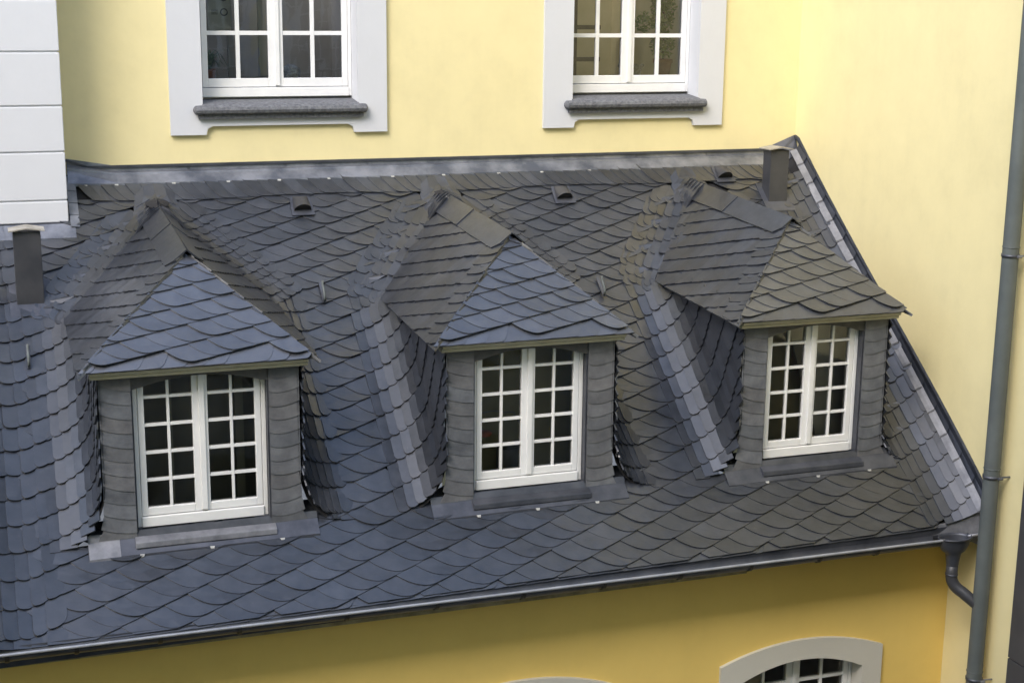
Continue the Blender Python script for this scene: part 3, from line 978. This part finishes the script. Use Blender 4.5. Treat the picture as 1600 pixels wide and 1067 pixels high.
    if di == 0:
        MB().box(cx - 0.18, cx - 0.15, YF + 0.4, YF + 0.43, zw0, zhead).box(cx + 0.3, cx + 0.36, YF + 0.5, YF + 0.55, zw0, zhead).build('interior_post', 'room_pale', dm)
    # --- sill and apron
    mb = MB()
    zsill = zw0 - 0.004
    xs0, xs1 = cx - hw - 0.028, cx + hw + 0.035
    prof = [(0.10, 0.0), (-0.075, -0.058), (-0.080, -0.096), (-0.06, -0.098), (0.10, -0.05)]
    mb.prism([(xs0, YF + py, zsill + pz) for py, pz in prof], (xs1 - xs0, 0, 0)); mb.build('sill', 'zinc_dark' if di else 'zinc_mid', dm, bevel=0.004)
    mb = MB(); mb.box(cx - hw - 0.012, cx + hw + 0.012, YF + 0.006, YF + 0.05, zf(cx) - 0.08, zsill - 0.03); mb.build('parapet', 'zinc_dark', dm)
    xa = [cx - d.wc - 0.115, cx - d.wc + 0.09, cx + 0.02, cx + d.wc - 0.10, cx + d.wc + 0.11]
    for i in range(4):
        a, b_ = xa[i], xa[i + 1] + (0.012 if i < 3 else 0)
        hh_ = 0.002 * (i % 2)
        fa = 0.0
        mb = MB()
        def ap(x, y, o): return (x, y, zmain(x, y) + o + hh_)
        y1 = YF - 0.098
        mb.grid([[ap(a, YF + 0.01, 0.075), ap(b_, YF + 0.01, 0.075)], [ap(a, YF - 0.012, 0.045), ap(b_, YF - 0.012, 0.045)],
                 [ap(a, y1, 0.034), ap(b_, y1, 0.034)], [ap(a, y1 - 0.002, 0.014), ap(b_, y1 - 0.002, 0.014)]])
        mb.build('apron_flashing', 'zinc_mid' if (i == 0 and di == 0) else 'zinc_dark', dm)
    for t in (0.22, 0.52, 0.83):
        x = lerp(xa[0], xa[-1], t); y = YF - 0.099; z = zmain(x, y) + 0.03
        MB().prism([(x - 0.016, y, z), (x + 0.016, y, z), (x + 0.011, y - 0.011, z - 0.010), (x - 0.011, y - 0.011, z - 0.010)], (0, 0, 0.006)).build('clip', 'clip', dm)
    adopt(dm)

# ------------------------------------------------------------------ rear wall with two big windows
rear = empty('rear_wall', 'yellow plastered upper wall with two white framed windows behind the roof', 'wall', (3.5, 0, -1.4))
OPEN = [(1.690, 2.980, -0.86, 1.55), (4.918, 6.140, -0.86, 1.55)]
def wall_xz(x0, x1, z0, z1, y, holes):
    """front face at y with rectangular holes"""
    mb = MB()
    xs = sorted({x0, x1, *[h[0] for h in holes], *[h[1] for h in holes]})
    zs = sorted({z0, z1, *[h[2] for h in holes], *[h[3] for h in holes]})
    for i in range(len(xs) - 1):
        for j in range(len(zs) - 1):
            mx_, mz_ = (xs[i] + xs[i + 1]) / 2, (zs[j] + zs[j + 1]) / 2
            if any(h[0] < mx_ < h[1] and h[2] < mz_ < h[3] for h in holes): continue
            mb.poly([(xs[i], y, zs[j]), (xs[i + 1], y, zs[j]), (xs[i + 1], y, zs[j + 1]), (xs[i], y, zs[j + 1])])
    mb.poly([(x0, y, z1), (x1, y, z1), (x1, y + 0.4, z1), (x0, y + 0.4, z1)])
    return mb
wall_xz(-4.0, XW, -1.75, 4.2, 0.0, [(a_, b_, c_ - 0.07, d_) for a_, b_, c_, d_ in OPEN]).build('plaster_face', 'yellow', rear)
ARCO = [(1.426, 3.232), (4.648, 6.392)]
for wi, (xa, xb, za, zb) in enumerate(OPEN):
    oa, ob = ARCO[wi]
    # architrave with ears at the foot
    ear = 0.285; z_e, z_m = -1.146, -1.078
    mb = MB()
    y0 = -0.035
    def P(lst): return [(x, y0, z) for x, z in lst]
    zt_ = 1.85
    mb.prism(P([(oa, z_e), (oa + ear, z_e), (oa + ear + 0.012, z_m - 0.02), (oa + ear + 0.05, z_m), (xa, z_m + 0.002), (xa, zt_), (oa, zt_)])[::1], (0, 0.034, 0))
    mb.prism(P([(ob - ear, z_e), (ob, z_e), (ob, zt_), (xb, zt_), (xb, z_m + 0.002), (ob - ear - 0.05, z_m), (ob - ear - 0.012, z_m - 0.02)]), (0, 0.034, 0))
    mb.prism(P([(xa, z_m + 0.002), (xb, z_m + 0.002), (xb, za - 0.06), (xa, za - 0.06)]), (0, 0.034, 0))
    mb.prism(P([(xa, zb), (xb, zb), (xb, zt_), (xa, zt_)]), (0, 0.034, 0))
    mb.build('architrave', 'white_trim', rear)
    mb = MB()
    mb.box(xa - 0.02, xa, 0.0005, 0.30, za - 0.05, zb); mb.box(xb, xb + 0.02, 0.0005, 0.30, za - 0.05, zb); mb.box(xa, xb, 0.0005, 0.30, zb, zb + 0.02)
    mb.build('window_reveal', 'white_trim', rear)
    # basalt sill with a rounded nose
    mb = MB()
    prof = [(0.22, -0.012), (-0.04, -0.036), (-0.085, -0.045), (-0.108, -0.060), (-0.116, -0.083), (-0.108, -0.106), (-0.085, -0.120), (-0.072, -0.124),
            (-0.072, -0.155), (0.0, -0.155), (0.22, -0.12)]
    sa, sb = xa - 0.005, xb + 0.005
    mb.prism([(sa, py, za + pz) for py, pz in prof], (sb - sa, 0, 0))
    for sg, xe in ((-1, xa), (1, xb)):     # ears of the sill with rounded ends
        pf = [(-0.036, -0.046), (-0.085, -0.045), (-0.108, -0.060), (-0.116, -0.083), (-0.108, -0.106), (-0.085, -0.120), (-0.036, -0.124)]
        cxp = 0.075
        secs = []
        for k_ in range(5):
            th = k_ / 4 * math.pi / 2
            f = math.cos(th) if k_ else 1.0
            off = 0.005 + (cxp - 0.035) + 0.035 * math.sin(th)
            if k_ == 0: off = 0.0
            sc_ = max(0.25, f)
            secs.append([(xe + sg * off, -0.036 + (py + 0.036) * sc_, za - 0.083 + (pz + 0.083) * sc_) for py, pz in pf])
        mb.grid(secs); mb.poly(secs[-1])
        mb.box(min(xe, xe + sg * 0.04), max(xe, xe + sg * 0.04), -0.072, -0.03, za - 0.155, za - 0.124)
    mb.build('stone_sill', 'stone', rear)
    zw0 = za + 0.0
    if wi == 0: rz = [-0.335 + 0.375 * k_ for k_ in range(5)]
    else: rz = [-0.352 + 0.365 * k_ for k_ in range(5)]
    casement_window(rear, (xa + xb) / 2, 0.175, zw0 + 0.004, None, (xb - xa) / 2 - 0.002, 2, rz, lambda x: 1.545, frame_w=0.028, stile=0.048, meet=0.06, bottom=0.09, mun=0.034, low_rail=0.075)
    room(rear, xa - 0.5, xb + 0.5, 0.28, 3.2, za - 0.35, zb + 0.5, 'room' if wi == 0 else 'room_olive', ceiling=False)  # ceiling left out so sky light brightens the things on the sill
    MB().box(xa - 0.5, xb + 0.5, 0.282, 0.50, za - 0.30, za + 0.125).build('inner_sill', 'paint', rear)
    if wi == 1:
        MB().box(5.02, 5.07, 0.7, 0.75, za, zb).box(5.32, 5.36, 1.0, 1.05, za, zb).box(5.36, 5.62, 1.05, 1.09, -0.32, -0.28).box(5.36, 5.62, 1.05, 1.09, -0.62, -0.58).build('interior_shelf', 'timber', rear)
        MB().box(4.90, 5.00, 0.45, 0.9, za, zb).build('interior_cupboard', 'room_pale', rear)
    else:
        MB().box(2.05, 2.09, 0.9, 0.95, za, zb).box(2.32, 2.36, 0.9, 0.95, za, zb).build('interior_post', 'room', rear)
adopt(rear)

# ------------------------------------------------------------------ side wall, eave wall
side = empty('side_wall', 'tall bare pale yellow side wall at the right edge', 'wall', (XW, -3, -6))
mb = MB()
mb.poly([(XW, 0.4, -9.5), (XW, 0.4, 4.2), (XW, -7.5, 4.2), (XW, -7.5, -9.5)])
mb.poly([(XW, 0.4, 4.2), (XW + 0.4, 0.4, 4.2), (XW + 0.4, -7.5, 4.2), (XW, -7.5, 4.2)])
mb.poly([(XW, -7.5, -9.5), (XW, -7.5, 4.2), (XW + 0.4, -7.5, 4.2), (XW + 0.4, -7.5, -9.5)])
mb.build('plaster_face', 'yellow', side); adopt(side)

YW = -2.84
eavew = empty('eave_wall', 'yellow lower wall, coloured deeper for its shade, with arched window under the gutter', 'wall', (3, YW, -9))
AW = [(5.855, 0.726), (3.50, 0.726)]
holes = []
for cx, hw in AW:
    holes.append((cx - hw + 0.17, cx + hw - 0.17, -7.0, -5.12))
wall_xz(-4.0, XW - 0.001, -9.5, -4.0, YW, holes).build('plaster_face', 'yellow_shaded', eavew)
for wi, (cx, hw) in enumerate(AW):
    zs_, zc_ = -5.075, -4.935
    zi_s, zi_c = -5.235, -5.105
    n = 16; outer = []; inner = []
    for k_ in range(n + 1):
        t = k_ / n * 2 - 1
        outer.append((cx + hw * t, YW - 0.03, zs_ + (zc_ - zs_) * (1 - t * t)))
        inner.append((cx + (hw - 0.18) * t, YW - 0.03, zi_s + (zi_c - zi_s) * (1 - t * t)))
    outer = [(cx - hw, YW - 0.03, -7.2)] + outer + [(cx + hw, YW - 0.03, -7.2)]
    inner = [(cx - hw + 0.18, YW - 0.03, -6.98)] + inner + [(cx + hw - 0.18, YW - 0.03, -6.98)]
    MB().ring_prism(outer, inner, (0, 0.22, 0)).build('arched_architrave', 'grey_trim', eavew)
    af = lambda x, cx=cx, hw=hw: zi_s + (zi_c - zi_s) * (1 - min(1, abs(x - cx) / (hw - 0.18)) ** 2)
    casement_window(eavew, cx, YW + 0.115, -6.95, None, hw - 0.182, 2, [-6.6 + 0.31 * k_ for k_ in range(5)], af, frame_w=0.03, stile=0.045, meet=0.06, mun=0.026)
    room(eavew, cx - hw, cx + hw, YW + 0.24, YW + 2.2, -7.3, -4.9, 'room')
mb = MB(); mb.box(-1.2, 5.2, -3.075, -3.05, -4.22, -4.085); mb.build('fascia_board', 'fascia', eavew)
mb = MB(); mb.box(-1.2, XW - 0.01, -3.05, YW - 0.002, -4.20, -4.17); mb.build('soffit', 'fascia', eavew)
adopt(eavew)

# ------------------------------------------------------------------ white rusticated pilaster
pil = empty('corner_pilaster', 'white plaster pilaster with horizontal joints at the left edge', 'pilaster', (0.0, -0.42, -1.76))
XP, YPI = 0.574, -0.42
zj = [-1.762, -1.592, -1.218, -0.868, -0.462, -0.075, 0.32, 0.71, 1.1, 1.5]
for i in range(len(zj) - 1):
    g = 0.006
    mb = MB(); mb.box(-3.0, XP, YPI, -0.001, zj[i] + (g if i else 0), zj[i + 1] - g); mb.build('block', 'white_plaster', pil, bevel=0.006)
mb = MB(); mb.box(-3.0, XP - 0.012, YPI + 0.012, -0.002, zj[0] + 0.01, zj[-1]); mb.build('core', 'white_plaster', pil)
mb = MB(); mb.box(-3.0, XP + 0.004, YPI - 0.008, YPI + 0.1, zj[0] - 0.022, zj[0] - 0.001); mb.build('flashing_strip', 'zinc_dark', pil)
adopt(pil)

# ------------------------------------------------------------------ gutter, outlet and downpipe
gut = empty('roof_gutter', 'dark half round gutter along the eave with a funnel outlet at the right', 'gutter', (3.0, -3.2, -4.1))
def gz(x): return -4.050 - 0.0036 * (x + 0.12)
GY, GR_ = -3.205, 0.066
xsg = [-1.2 + 0.4 * k_ for k_ in range(20)] + [6.78]
xsg = sorted(set([x for x in xsg if x <= 6.78]))
rows = []
for x in xsg:
    r = []
    for k_ in range(13):
        th = math.pi * k_ / 12
        r.append((x, GY + GR_ * math.cos(th), gz(x) - GR_ * math.sin(th)))
    for k_ in range(12, -1, -1):
        th = math.pi * k_ / 12
        r.append((x, GY + (GR_ - 0.005) * math.cos(th), gz(x) + 0.001 - (GR_ - 0.005) * math.sin(th)))
    rows.append(r)
MB().grid(rows).build('trough', 'zinc_dark', gut, smooth=True)
MB().tube([(x, GY - GR_ - 0.002, gz(x) + 0.004) for x in xsg + [6.80]], 0.0105, 10).build('front_bead', 'bead', gut, smooth=True)
MB().tube([(7.02, GY - GR_ + 0.01, gz(7) + 0.012), (7.17, GY - GR_ + 0.01, gz(7) + 0.016)], 0.0105, 10).build('front_bead', 'bead', gut, smooth=True)
rows = []
for x in (7.02, 7.17):
    r = []
    for k_ in range(13):
        th = math.pi * k_ / 12; r.append((x, GY + GR_ * math.cos(th), gz(x) + 0.006 - GR_ * math.sin(th)))
    rows.append(r)
MB().grid(rows).build('trough', 'zinc_dark', gut, smooth=True)
for x in (-0.08, 0.34, 0.86, 1.37, 2.09, 2.72, 3.35, 3.96, 4.56, 5.13, 5.71, 6.21):
    r0, r1 = [], []
    pts = [(GY + (GR_ + 0.007) * math.cos(math.pi * k_ / 10), gz(x) - (GR_ + 0.007) * math.sin(math.pi * k_ / 10)) for k_ in range(11)]
    MB().grid([[(x + dx, y, z) for y, z in pts] for dx in (-0.014, 0.014)]).build('bracket', 'iron', gut)
# funnel (an open bowl) and its swan neck
HX, HY = 6.905, -3.245
hz = gz(6.9)
secs = [(0.140, 0.095, 0.012), (0.136, 0.090, -0.010), (0.125, 0.082, -0.055), (0.100, 0.070, -0.095), (0.066, 0.058, -0.115), (0.056, 0.054, -0.150), (0.046, 0.046, -0.22)]
rows = []
for rx_, ry_, dz_ in secs:
    rows.append([(HX + rx_ * math.cos(2 * math.pi * k_ / 24), HY + ry_ * math.sin(2 * math.pi * k_ / 24), hz + dz_) for k_ in range(25)])
inner = [[(HX + (x - HX) * 0.94, HY + (y - HY) * 0.94, z + 0.002) for x, y, z in r] for r in rows[:5]]
MB().grid(rows).build('funnel', 'zinc_dark', gut, smooth=True)
MB().grid([rows[0]] + inner).build('funnel_lining', 'zinc_dark', gut, smooth=True)
MB().tube([(HX + 0.142 * math.cos(2 * math.pi * k_ / 24), HY + 0.097 * math.sin(2 * math.pi * k_ / 24), hz + 0.013) for k_ in range(14, 26)] , 0.009, 8).build('funnel_rim', 'zinc_dark', gut, smooth=True)
PX, PY = 7.06, -3.425
nk = []
p0 = Vector((HX, HY, hz - 0.20)); p1 = Vector((HX, HY, hz - 0.30)); p2 = Vector((HX + 0.03, HY - 0.03, hz - 0.375)); p3 = Vector((PX - 0.02, PY + 0.02, hz - 0.50)); p4 = Vector((PX, PY, hz - 0.55))
ctrl = [p0, p1]
for k_ in range(1, 8):
    t = k_ / 8; ctrl.append(p1 * (1 - t) ** 2 + Vector((HX, HY, hz - 0.385)) * 2 * t * (1 - t) + Vector((HX + 0.06, HY - 0.07, hz - 0.425)) * t * t)
ctrl += [Vector((HX + 0.06, HY - 0.07, hz - 0.425)), p3, p4]
MB().tube(ctrl, 0.046, 16).build('swan_neck', 'flue', gut, smooth=True)
MB().tube([p1 + Vector((0, 0, 0.012)), p1 - Vector((0, 0, 0.0))], 0.049, 16).build('collar', 'zinc_dark', gut, smooth=True)
adopt(gut)

dpn = empty('downpipe', 'grey green round downpipe running down the yellow side wall', 'downpipe', (PX, PY, -9.4))
MB().tube([(PX, PY, -9.4 + 0.67 * k_) for k_ in range(21)], 0.0610, 24).build('pipe', 'pipe', dpn, smooth=True)
for z in (-1.83, -3.53, -5.19):
    MB().tube([(PX, PY, z - 0.011), (PX, PY, z + 0.011)], 0.067, 24).build('clamp', 'zinc_dark', dpn, smooth=True)
    MB().tube([(PX, PY, z + 0.06), (PX, PY, z + 0.066)], 0.0645, 24).build('joint', 'pipe', dpn, smooth=True)
    MB().tube([(PX + 0.05, PY - 0.05, z), (XW + 0.02, PY - 0.06, z)], 0.007, 8).tube([(PX + 0.005, PY - 0.078, z), (PX + 0.04, PY - 0.078, z)], 0.012, 8).build('fixing_bolt', 'zinc', dpn)
adopt(dpn)

dk = empty('dark_cladding', 'dark anthracite clad strip at the lower right edge of the side wall', 'cladding', (XW, -4.2, -9))
for z0, z1 in ((-9.4, -4.905), (-4.895, -3.2), (-3.19, -1.5)):
    if z0 > -3.3: continue
    MB().box(XW - 0.05, XW - 0.002, -5.4, -3.705, z0, z1).build('panel', 'clad', dk, bevel=0.004)
adopt(dk)

# ------------------------------------------------------------------ flues, vents, hooks
def flue(x, y, wx, wy, ztop_, label):
    f = empty('vent_flue', label, 'flue', (x, y, zmain(x, y)), 'square sheet metal flues')
    zb_ = zmain(x, y - wy / 2) - 0.02
    MB().box(x - wx / 2, x + wx / 2, y - wy / 2, y + wy / 2, zb_, ztop_).build('shaft', 'flue', f, bevel=0.004)
    c = 0.03
    mb = MB()
    mb.prism([(x - wx / 2 - c, y - wy / 2 - c, ztop_ + 0.006), (x, y - wy / 2 - c, ztop_ + 0.026), (x + wx / 2 + c, y - wy / 2 - c, ztop_ + 0.006), (x + wx / 2 + c, y - wy / 2 - c, ztop_ + 0.014), (x, y - wy / 2 - c, ztop_ + 0.034), (x - wx / 2 - c, y - wy / 2 - c, ztop_ + 0.014)], (0, wy + 2 * c, 0))
    mb.build('cap', 'capmetal', f)
    def q(xx, yy): return (xx, yy, zmain(xx, yy) + 0.036)
    MB().prism([q(x - wx / 2 - 0.05, y - wy / 2 - 0.085), q(x + wx / 2 + 0.05, y - wy / 2 - 0.085), q(x + wx / 2 + 0.05, y + wy / 2 + 0.04), q(x - wx / 2 - 0.05, y + wy / 2 + 0.04)], (0, 0, -0.02)).build('base_flashing', 'zinc_dark', f)
    adopt(f)
flue(0.242, -0.97, 0.195, 0.14, -1.735, 'anthracite flue with pale cap in front of the white pilaster')
flue(6.752, -0.43, 0.185, 0.14, -1.345, 'anthracite flue near the corner of the two yellow walls')

VLAB = ['small black hood vent between the first and middle dormer', 'small black hood vent between the middle and last dormer', 'small black hood vent just left of the right hand flue']
for vi, (x, y) in enumerate(((2.415, -0.36), (4.715, -0.345), (6.33, -0.205))):
    v = empty('roof_vent', VLAB[vi], 'roof vent', (x, y, zmain(x, y)), 'hood vents near the top of the roof')
    s0 = y / CA
    def vm(l, s_, o, x=x, s0=s0): return flat_map(x + l, s0 + s_, o)
    MB().prism([vm(-0.095, -0.105, 0.030), vm(0.095, -0.105, 0.030), vm(0.085, 0.10, 0.022), vm(-0.085, 0.10, 0.022)], Vector((0, -SA, CA)) * 0.006).build('base_plate', 'zinc_dark', v)
    rows = []
    for s_, hgt, ww_ in ((-0.055, 0.075, 0.072), (0.0, 0.058, 0.070), (0.09, 0.010, 0.062)):
        rows.append([vm(ww_ * math.cos(math.pi * k_ / 12), s_, 0.034 + hgt * math.sin(math.pi * k_ / 12)) for k_ in range(13)])
    MB().grid(rows).build('hood', 'flue', v, smooth=True)
    rows = [[vm(0.066 * math.cos(math.pi * k_ / 12), -0.045, 0.037 + 0.068 * math.sin(math.pi * k_ / 12)) for k_ in range(13)], [vm(0.066 * math.cos(math.pi * k_ / 12), -0.045, 0.037) for k_ in range(13)]]
    MB().grid(rows).build('dark_mouth', 'iron', v)  # black sheet standing for the darkness inside the open hood
    adopt(v)
HLAB = ['metal roof hook at the far left below the left flue', 'metal roof hook between the first and middle dormer', 'metal roof hook between the middle and last dormer']
for hi, (x, y) in enumerate(((0.193, -1.40), (2.423, -1.07), (4.751, -1.16))):
    h = empty('roof_hook', HLAB[hi], 'roof hook', (x, y, zmain(x, y)), 'ladder hooks on the slates')
    s0 = y / CA
    def hm(l, s_, o, x=x, s0=s0): return flat_map(x + l, s0 + s_, o)
    MB().prism([hm(-0.013, 0.11, 0.032), hm(0.013, 0.11, 0.032), hm(0.013, -0.10, 0.036), hm(-0.013, -0.10, 0.036)], Vector((0, -SA, CA)) * 0.008).build('strap', 'zinc_dark', h)
    MB().tube([hm(0, -0.09, 0.040), hm(0.0, -0.07, 0.085), hm(0, -0.01, 0.095), hm(0, 0.035, 0.10), hm(0, 0.05, 0.125)], 0.010, 8).build('hook', 'pipe', h, smooth=True)
    adopt(h)

# ------------------------------------------------------------------ things behind the glass
def leaf_cloud(mb, c, rx_, rz_, n, size, seed):
    rnd = random.Random(seed)
    for _ in range(n):
        while True:
            u, v, w2 = (rnd.uniform(-1, 1) for _ in range(3))
            if u * u + v * v + w2 * w2 < 1: break
        p = Vector(c) + Vector((u * rx_, v * rx_ * 0.8, w2 * rz_))
        a = Vector((rnd.uniform(-1, 1), rnd.uniform(-1, 1), rnd.uniform(-0.6, 0.8))).normalized()
        b_ = a.cross(Vector((rnd.uniform(-1, 1), rnd.uniform(-1, 1), rnd.uniform(-1, 1)))).normalized()
        s_ = size * rnd.uniform(0.6, 1.2)
        mb.poly([p - a * s_, p + b_ * s_ * 0.42, p + a * s_, p - b_ * s_ * 0.42])
def lathe(mb, c, prof, seg=18):
    rows = [[(c[0] + r * math.cos(2 * math.pi * k_ / seg), c[1] + r * math.sin(2 * math.pi * k_ / seg), c[2] + z) for k_ in range(seg + 1)] for r, z in prof]
    return mb.grid(rows)
ZI = -0.735
pp_ = empty('potted_plant', 'bushy green plant in a terracotta pot behind the right upper window', 'plant', (5.98, 0.40, ZI))
lathe(MB(), (5.98, 0.40, ZI), [(0.0, 0.0), (0.062, 0.0), (0.082, 0.13), (0.092, 0.13), (0.092, 0.165), (0.08, 0.165), (0.075, 0.14), (0.0, 0.14)]).build('pot', 'terracotta', pp_, smooth=True)
MB().tube([(5.98, 0.40, ZI + 0.13), (5.99, 0.41, ZI + 0.5), (5.95, 0.42, ZI + 0.8)], 0.008, 8).build('stem', 'timber', pp_)
mb = MB(); leaf_cloud(mb, (5.97, 0.39, ZI + 0.30), 0.12, 0.13, 420, 0.026, 1); leaf_cloud(mb, (5.97, 0.40, ZI + 0.62), 0.12, 0.26, 800, 0.026, 2); leaf_cloud(mb, (5.80, 0.41, ZI + 0.50), 0.10, 0.10, 200, 0.024, 3)
mb.build('foliage', 'leaf', pp_); adopt(pp_)

bk = empty('basket', 'pale scalloped basket behind the right upper window', 'basket', (5.66, 0.40, ZI))
rows = []
for r, z in ((0.085, 0.0), (0.095, 0.03), (0.108, 0.07), (0.120, 0.105)):
    rows.append([(5.66 + r * math.cos(2 * math.pi * k_ / 32), 0.40 + 0.7 * r * math.sin(2 * math.pi * k_ / 32), ZI + z + (0.010 * math.sin(k_ * 2 * math.pi / 4) if z > 0.1 else 0)) for k_ in range(33)])
MB().grid(rows).build('body', 'wicker', bk, smooth=True)
MB().tube([(5.66 + 0.122 * math.cos(2 * math.pi * k_ / 32), 0.40 + 0.085 * math.sin(2 * math.pi * k_ / 32), ZI + 0.107 + 0.010 * math.sin(k_ * math.pi / 2)) for k_ in range(33)], 0.007, 6).build('rim', 'wicker', bk); adopt(bk)

sp = empty('spider_plant', 'long leaved grey green plant in the lower left pane of the left upper window', 'plant', (1.80, 0.38, ZI))
lathe(MB(), (1.80, 0.38, ZI), [(0.0, 0.0), (0.05, 0.0), (0.065, 0.10), (0.058, 0.10), (0.0, 0.09)]).build('pot', 'terracotta', sp, smooth=True)
mb = MB(); rnd = random.Random(5)
for _ in range(46):
    a = rnd.uniform(0, 6.28); ln = rnd.uniform(0.16, 0.30); hgt = rnd.uniform(0.05, 0.2); wd = rnd.uniform(0.006, 0.011)
    dr = Vector((math.cos(a), math.sin(a) * 0.6, 0)); sd_ = Vector((-math.sin(a), math.cos(a), 0)) * wd
    rows = []
    for k_ in range(7):
        t = k_ / 6
        c = Vector((1.80, 0.38, ZI + 0.09)) + dr * ln * t + Vector((0, 0, hgt * 4 * t * (1 - t * 0.95) * 0.8))
        wv = (1 - t) ** 0.6 + 0.02
        rows.append([c - sd_ * wv, c + sd_ * wv])
    mb.grid(rows)
mb.build('foliage', 'leaf_grey', sp); adopt(sp)

import bmesh
def rock(name, c, sx, sy, sz, label, material, seed):
    bm = bmesh.new(); bmesh.ops.create_icosphere(bm, subdivisions=3, radius=1)
    rnd = random.Random(seed)
    for v in bm.verts:
        k_ = 1 + rnd.uniform(-0.10, 0.10)
        v.co = Vector((v.co.x * sx * k_, v.co.y * sy * k_, max(-0.55, v.co.z) * sz * k_))
    me = bpy.data.meshes.new(name); bm.to_mesh(me); bm.free(); me.materials.append(M[material])
    o = bpy.data.objects.new(name, me); COL.objects.link(o); o.location = c; tag(o, label, 'rock'); return o
rock('rock_specimen', (2.50, 0.40, ZI + 0.05), 0.085, 0.06, 0.085, 'pale crystal rock behind the left upper window', 'crystal', 3)

nt_ = empty('paper_notice', 'pale paper notice with two round marks inside the left upper window', 'notice', (1.86, 0.30, -0.3))
MB().box(1.80, 1.99, 0.298, 0.300, -0.33, 0.10).build('sheet', 'paper', nt_)
for z in (-0.17, -0.05):
    MB().tube([(1.935 + 0.027 * math.cos(2 * math.pi * k_ / 20), 0.2965, z + 0.027 * math.sin(2 * math.pi * k_ / 20)) for k_ in range(21)], 0.006, 6).build('round_mark', 'ink', nt_)
for z in (-0.155, -0.17, -0.185, -0.04, -0.055):
    MB().box(1.83, 1.885, 0.2955, 0.2975, z - 0.003, z + 0.003).build('text_line', 'ink', nt_)
adopt(nt_)
d = DORM[1]
zq = d.zr - 0.632 - 0.058 - 1.084 + 0.03
MB().box(d.cx - 0.62 + 0.48, d.cx + 0.02, YF + 0.24, YF + 0.36, zq - 0.1, zq + 0.20).build('storage_box', 'grey_box')
tag(bpy.data.objects['storage_box'], 'grey box standing behind the middle dormer window', 'box')
mb = MB(); lathe(mb, (d.cx - 0.27, YF + 0.28, zq + 0.33), [(0.0, -0.02), (0.05, -0.02), (0.065, 0.0), (0.05, 0.012), (0.0, 0.016)])
o = mb.build('orange_disc', 'orange', smooth=True); tag(o, 'small orange dish behind the middle dormer window', 'dish')
MB().tube([(d.cx - 0.42, YF + 0.28, zq + 0.46), (d.cx - 0.2, YF + 0.32, zq + 0.485), (d.cx - 0.02, YF + 0.32, zq + 0.46), (d.cx + 0.06, YF + 0.32, zq + 0.3)], 0.006, 6).build('desk_lamp_arm', 'capmetal')
tag(bpy.data.objects['desk_lamp_arm'], 'thin pale curved rod behind the middle dormer window', 'rod')

# ------------------------------------------------------------------ courtyard and what the panes mirror
mb = MB(); mb.poly([(-60, -60, -9.4), (60, -60, -9.4), (60, 30, -9.4), (-60, 30, -9.4)])
g = mb.build('ground', 'paving'); g['kind'] = 'structure'
opp = empty('opposite_building', 'yellow facade with white windows mirrored in the left upper window panes', 'building', (4, -17, -9.4))
YO = -14.6
hl = []
for x in (1.2, 3.55, 5.35, 7.2): hl.append((x, x + 0.95, -1.75, 0.6))
wo = wall_xz(-14, 9.0, -9.4, 9.3, YO, hl)
wo.build('wall', 'yellow', opp)
MB().box(-14, 9.0, YO + 0.005, YO + 0.06, -9.39, -2.6).build('added_base', 'added_base', opp)  # unseen base, added to cut bounce light onto the lower wall
for k_ in range(9):
    for z_ in (-8.6, -5.6):
        MB().box(-8.5 + 1.9 * k_, -7.5 + 1.9 * k_, YO + 0.062, YO + 0.075, z_, z_ + 1.7).build('added_base_window', 'iron', opp)
for h_ in hl:
    MB().box(h_[0] - 0.2, h_[0], YO - 0.1, YO + 0.04, h_[2] - 0.1, h_[3] + 0.2).box(h_[1], h_[1] + 0.2, YO - 0.1, YO + 0.04, h_[2] - 0.1, h_[3] + 0.2).box(h_[0], h_[1], YO - 0.1, YO + 0.04, h_[3], h_[3] + 0.2).build('architrave', 'white_trim', opp)
    mb = MB(); cxw = (h_[0] + h_[1]) / 2
    for x in (h_[0] + 0.03, cxw, h_[1] - 0.03): mb.box(x - 0.04, x + 0.04, YO - 0.12, YO - 0.08, h_[2], h_[3])
    for x in (h_[0] + 0.25, h_[1] - 0.25): mb.box(x - 0.014, x + 0.014, YO - 0.12, YO - 0.09, h_[2], h_[3])
    for k_ in range(6): mb.box(h_[0], h_[1], YO - 0.12, YO - 0.09, h_[2] + 0.38 * k_, h_[2] + 0.38 * k_ + 0.03)
    mb.build('window', 'paint', opp)
    MB().poly([(h_[0], YO - 0.15, h_[2]), (h_[1], YO - 0.15, h_[2]), (h_[1], YO - 0.15, h_[3]), (h_[0], YO - 0.15, h_[3])]).build('dark_pane', 'room', opp)
mb = MB()
for k_ in range(80):
    x = 1.0 + k_ * 0.1; mb.box(x, x + 0.016, YO + 0.9, YO + 0.916, -2.25, -1.35)
mb.box(0.9, 9.0, YO + 0.89, YO + 0.92, -1.36, -1.32).box(0.9, 9.0, YO + 0.89, YO + 0.92, -2.25, -2.22)
mb.build('balcony_railing', 'iron', opp)
MB().box(0.8, 9.0, YO, YO + 1.0, -2.40, -2.27).build('balcony_slab', 'grey_trim', opp)
MB().box(-10, -7.5, YO, 0.0, -9.4, 1.0).build('added_shade_wing', 'yellow', opp)  # unseen wing, added to block sky light from the left
MB().box(-14, 9.0, YO - 4, YO - 0.4, -9.4, 9.3).build('building_core', 'room', opp)
adopt(opp)
